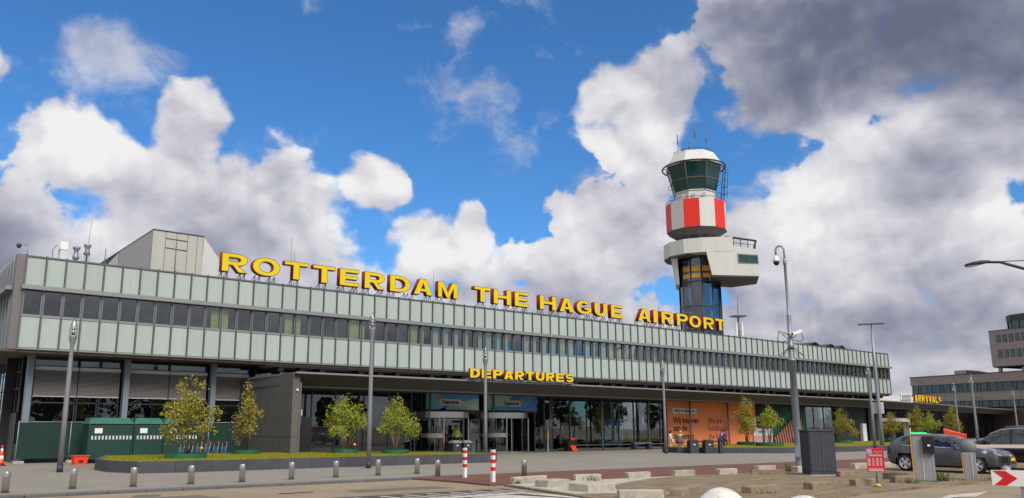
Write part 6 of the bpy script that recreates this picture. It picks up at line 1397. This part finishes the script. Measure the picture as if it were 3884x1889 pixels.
MB().add([(-.26, -.18, 0), (.26, -.18, 0), (.26, .18, 0), (-.26, .18, 0), (-.33, -.23, .38), (.33, -.23, .38), (.33, .23, .38), (-.33, .23, .38)], [(0, 3, 2, 1), (0, 1, 5, 4), (1, 2, 6, 5), (2, 3, 7, 6), (3, 0, 4, 7)]).obj('tub', 'orange_red', oc); MB().box(-.1, .1, -.235, -.218, .12, .2).obj('label_plate', 'letter_black', oc); MB().box(-.36, .36, -.26, .26, .381, .42).obj('rim', 'orange_red', oc)
tcn = thing('traffic_cone', 'red and white traffic cone cut by the left photo edge', 'traffic cone', (6.05, 43.0, 0)); MB().bbox(-.2, .2, -.2, .2, 0, .04, .01).obj('base', 'black', tcn)
for z0, z1, m in ((.04, .25, 'orange_red'), (.25, .45, 'white'), (.45, .62, 'orange_red'), (.62, .76, 'white'), (.76, .90, 'orange_red')): MB().lathe([(.15 * (1 - z0 / 1.1), z0), (.15 * (1 - z1 / 1.1), z1)], 16).obj('band', m, tcn)
for i in range(6):
    x = 12.9 + i * .42; t = thing('luggage_trolley', ('first', 'second', 'third', 'fourth', 'fifth', 'last')[i] + ' luggage trolley in the nested row before the wing wall', 'luggage trolley', (x, 40.9, 0), radians(-90), 'nested luggage trolleys')
    MB().tube([(-.3, .45, .14), (-.3, -.4, .14), (.3, -.4, .14), (.3, .45, .14)], .018, 6).tube([(-.28, .45, .14), (-.3, .55, .95)], .018, 6).tube([(.28, .45, .14), (.3, .55, .95)], .018, 6).tube([(-.3, .2, .14), (.3, .2, .14)], .014, 5).obj('frame', 'galv', t)
    MB().tube([(-.32, .56, .98), (.32, .56, .98)], .028, 8).obj('handle', 'red', t); MB().box(-.26, .26, .515, .53, .35, .75).obj('panel', 'trolley_blue', t)
    for wx_, wy_ in ((-.28, .4), (.28, .4), (0, -.36)): MB().lathe([(.065, -.02), (.065, .02)], 12).obj('wheel', 'tyre', t).matrix_local = Matrix.Translation((wx_, wy_, .066)) @ Matrix.Rotation(pi / 2, 4, 'Y')

# weeds and small litter on the island
def weed(label, x, y, n, h, spread):
    r = random.Random(int(x * 10)); g = MB()
    for _ in range(n):
        a = r.uniform(0, 2 * pi); l = h * r.uniform(.5, 1.2); px, py = r.gauss(0, spread * .35), r.gauss(0, spread * .35); dx, dy = cos(a) * l * .5, sin(a) * l * .5; w = .012
        g.add([(px - w * sin(a), py + w * cos(a), 0), (px + w * sin(a), py - w * cos(a), 0), (px + dx * .6 + w * .6, py + dy * .6, l * .7), (px + dx, py + dy, l), (px + dx * .6 - w * .6, py + dy * .6, l * .7)], [(0, 1, 2, 3, 4)])
    o = g.obj('weed_tuft', 'weed'); o.location = (x, y, 0); tag(o, label, 'weed', 'weeds on the parking island', 'stuff')
weed('green weed at the foot of a pale block', 19.55, 19.15, 46, .17, .5); weed('tall green weed at the foot of the ticket machine', 28.35, 12.0, 90, .30, .4); weed('weeds before the brown block left of the ticket machine', 26.5, 12.15, 70, .16, .5)
weed('dark weed at the left end of the first pale block', 16.6, 19.4, 18, .14, .15); weed('dry weed at the foot of the barrier', 30.3, 11.2, 36, .16, .4); weed('small weed before the cracked brown block', 19.3, 12.7, 30, .10, .4); weed('dry grass at the foot of the camera pole', 29.75, 18.3, 40, .35, .3)
mat('bag', lin(176, 178, 70), .6, var=.25, scale=25); tb = MB().lathe([(.07, 0), (.11, .03), (.06, .08), (.02, .10)], 7).obj('yellow_bag', 'bag'); tb.location = (24.0, 11.95, 0); tag(tb, 'crumpled yellow bag at the foot of the parking board', 'bag')
for x, y in ((20.9, 37.2), (12.3, 35.0)):
    o = MB().lathe([(.02, 0), (.075, .05), (.075, .11), (.02, .16)], 12).obj('orange_ball', 'toy_orange'); o.location = (x, y, .75); tag(o, 'orange ball-shaped lamp ' + ('among the stems left of the near lamp post' if x > 15 else 'among the stems of the tall olive shrub'), 'lamp')
    MB().tube([(0, 0, -.36), (0, 0, .02)], .015, 5).obj('stake', 'black', o)
# leaf litter and scraps lying on plaza and road
lit_ = MB(); r = random.Random(3)
for _ in range(260):
    x, y = r.uniform(4, 34), r.uniform(11.5, 31); s_ = r.uniform(.015, .04); a = r.uniform(0, 6.3); z = .012 if (y > 24.4 or (x > 16 and y > 11.6)) else -.045
    lit_.add([(x + s_ * cos(a), y + s_ * sin(a), z), (x - s_ * .4 * sin(a), y + s_ * .4 * cos(a), z + .006), (x - s_ * cos(a), y - s_ * sin(a), z), (x + s_ * .4 * sin(a), y - s_ * .4 * cos(a), z + .004)], [(0, 1, 2, 3)])
tag(lit_.obj('leaf_litter', 'bark_dark'), 'scattered dry leaves on the road and island', 'leaf litter', kind='stuff')

# ================================================================== wood across the road, behind the photographer (seen in the glass)
wd = MB(); r = random.Random(11)
for i in range(46):
    x = -150 + i * 8 + r.uniform(-3, 3); y = -95 + r.uniform(-14, 10); h = r.uniform(8, 13.5); wd.tube([(x, y, -.1), (x, y, h * .6)], [.25, .12], 5)
    for _ in range(260):
        a = Vector((r.gauss(0, 1), r.gauss(0, 1), r.gauss(0, 1))); a = a.normalized() * r.random() ** .4; c = Vector((x, y, h * .58)) + Vector((a.x * h * .36, a.y * h * .36, a.z * h * .42)); s_ = r.uniform(.35, .8); d = Vector((r.gauss(0, 1), r.gauss(0, 1), r.gauss(0, 1))).normalized(); e = d.orthogonal().normalized()
        wd.add([tuple(c + e * s_), tuple(c + d.cross(e) * s_), tuple(c - e * s_), tuple(c - d.cross(e) * s_)], [(0, 1, 2, 3)])
tag(wd.obj('far_wood', 'tree_far'), 'row of dark trees across the road mirrored in the terminal glass', 'wood', kind='stuff')
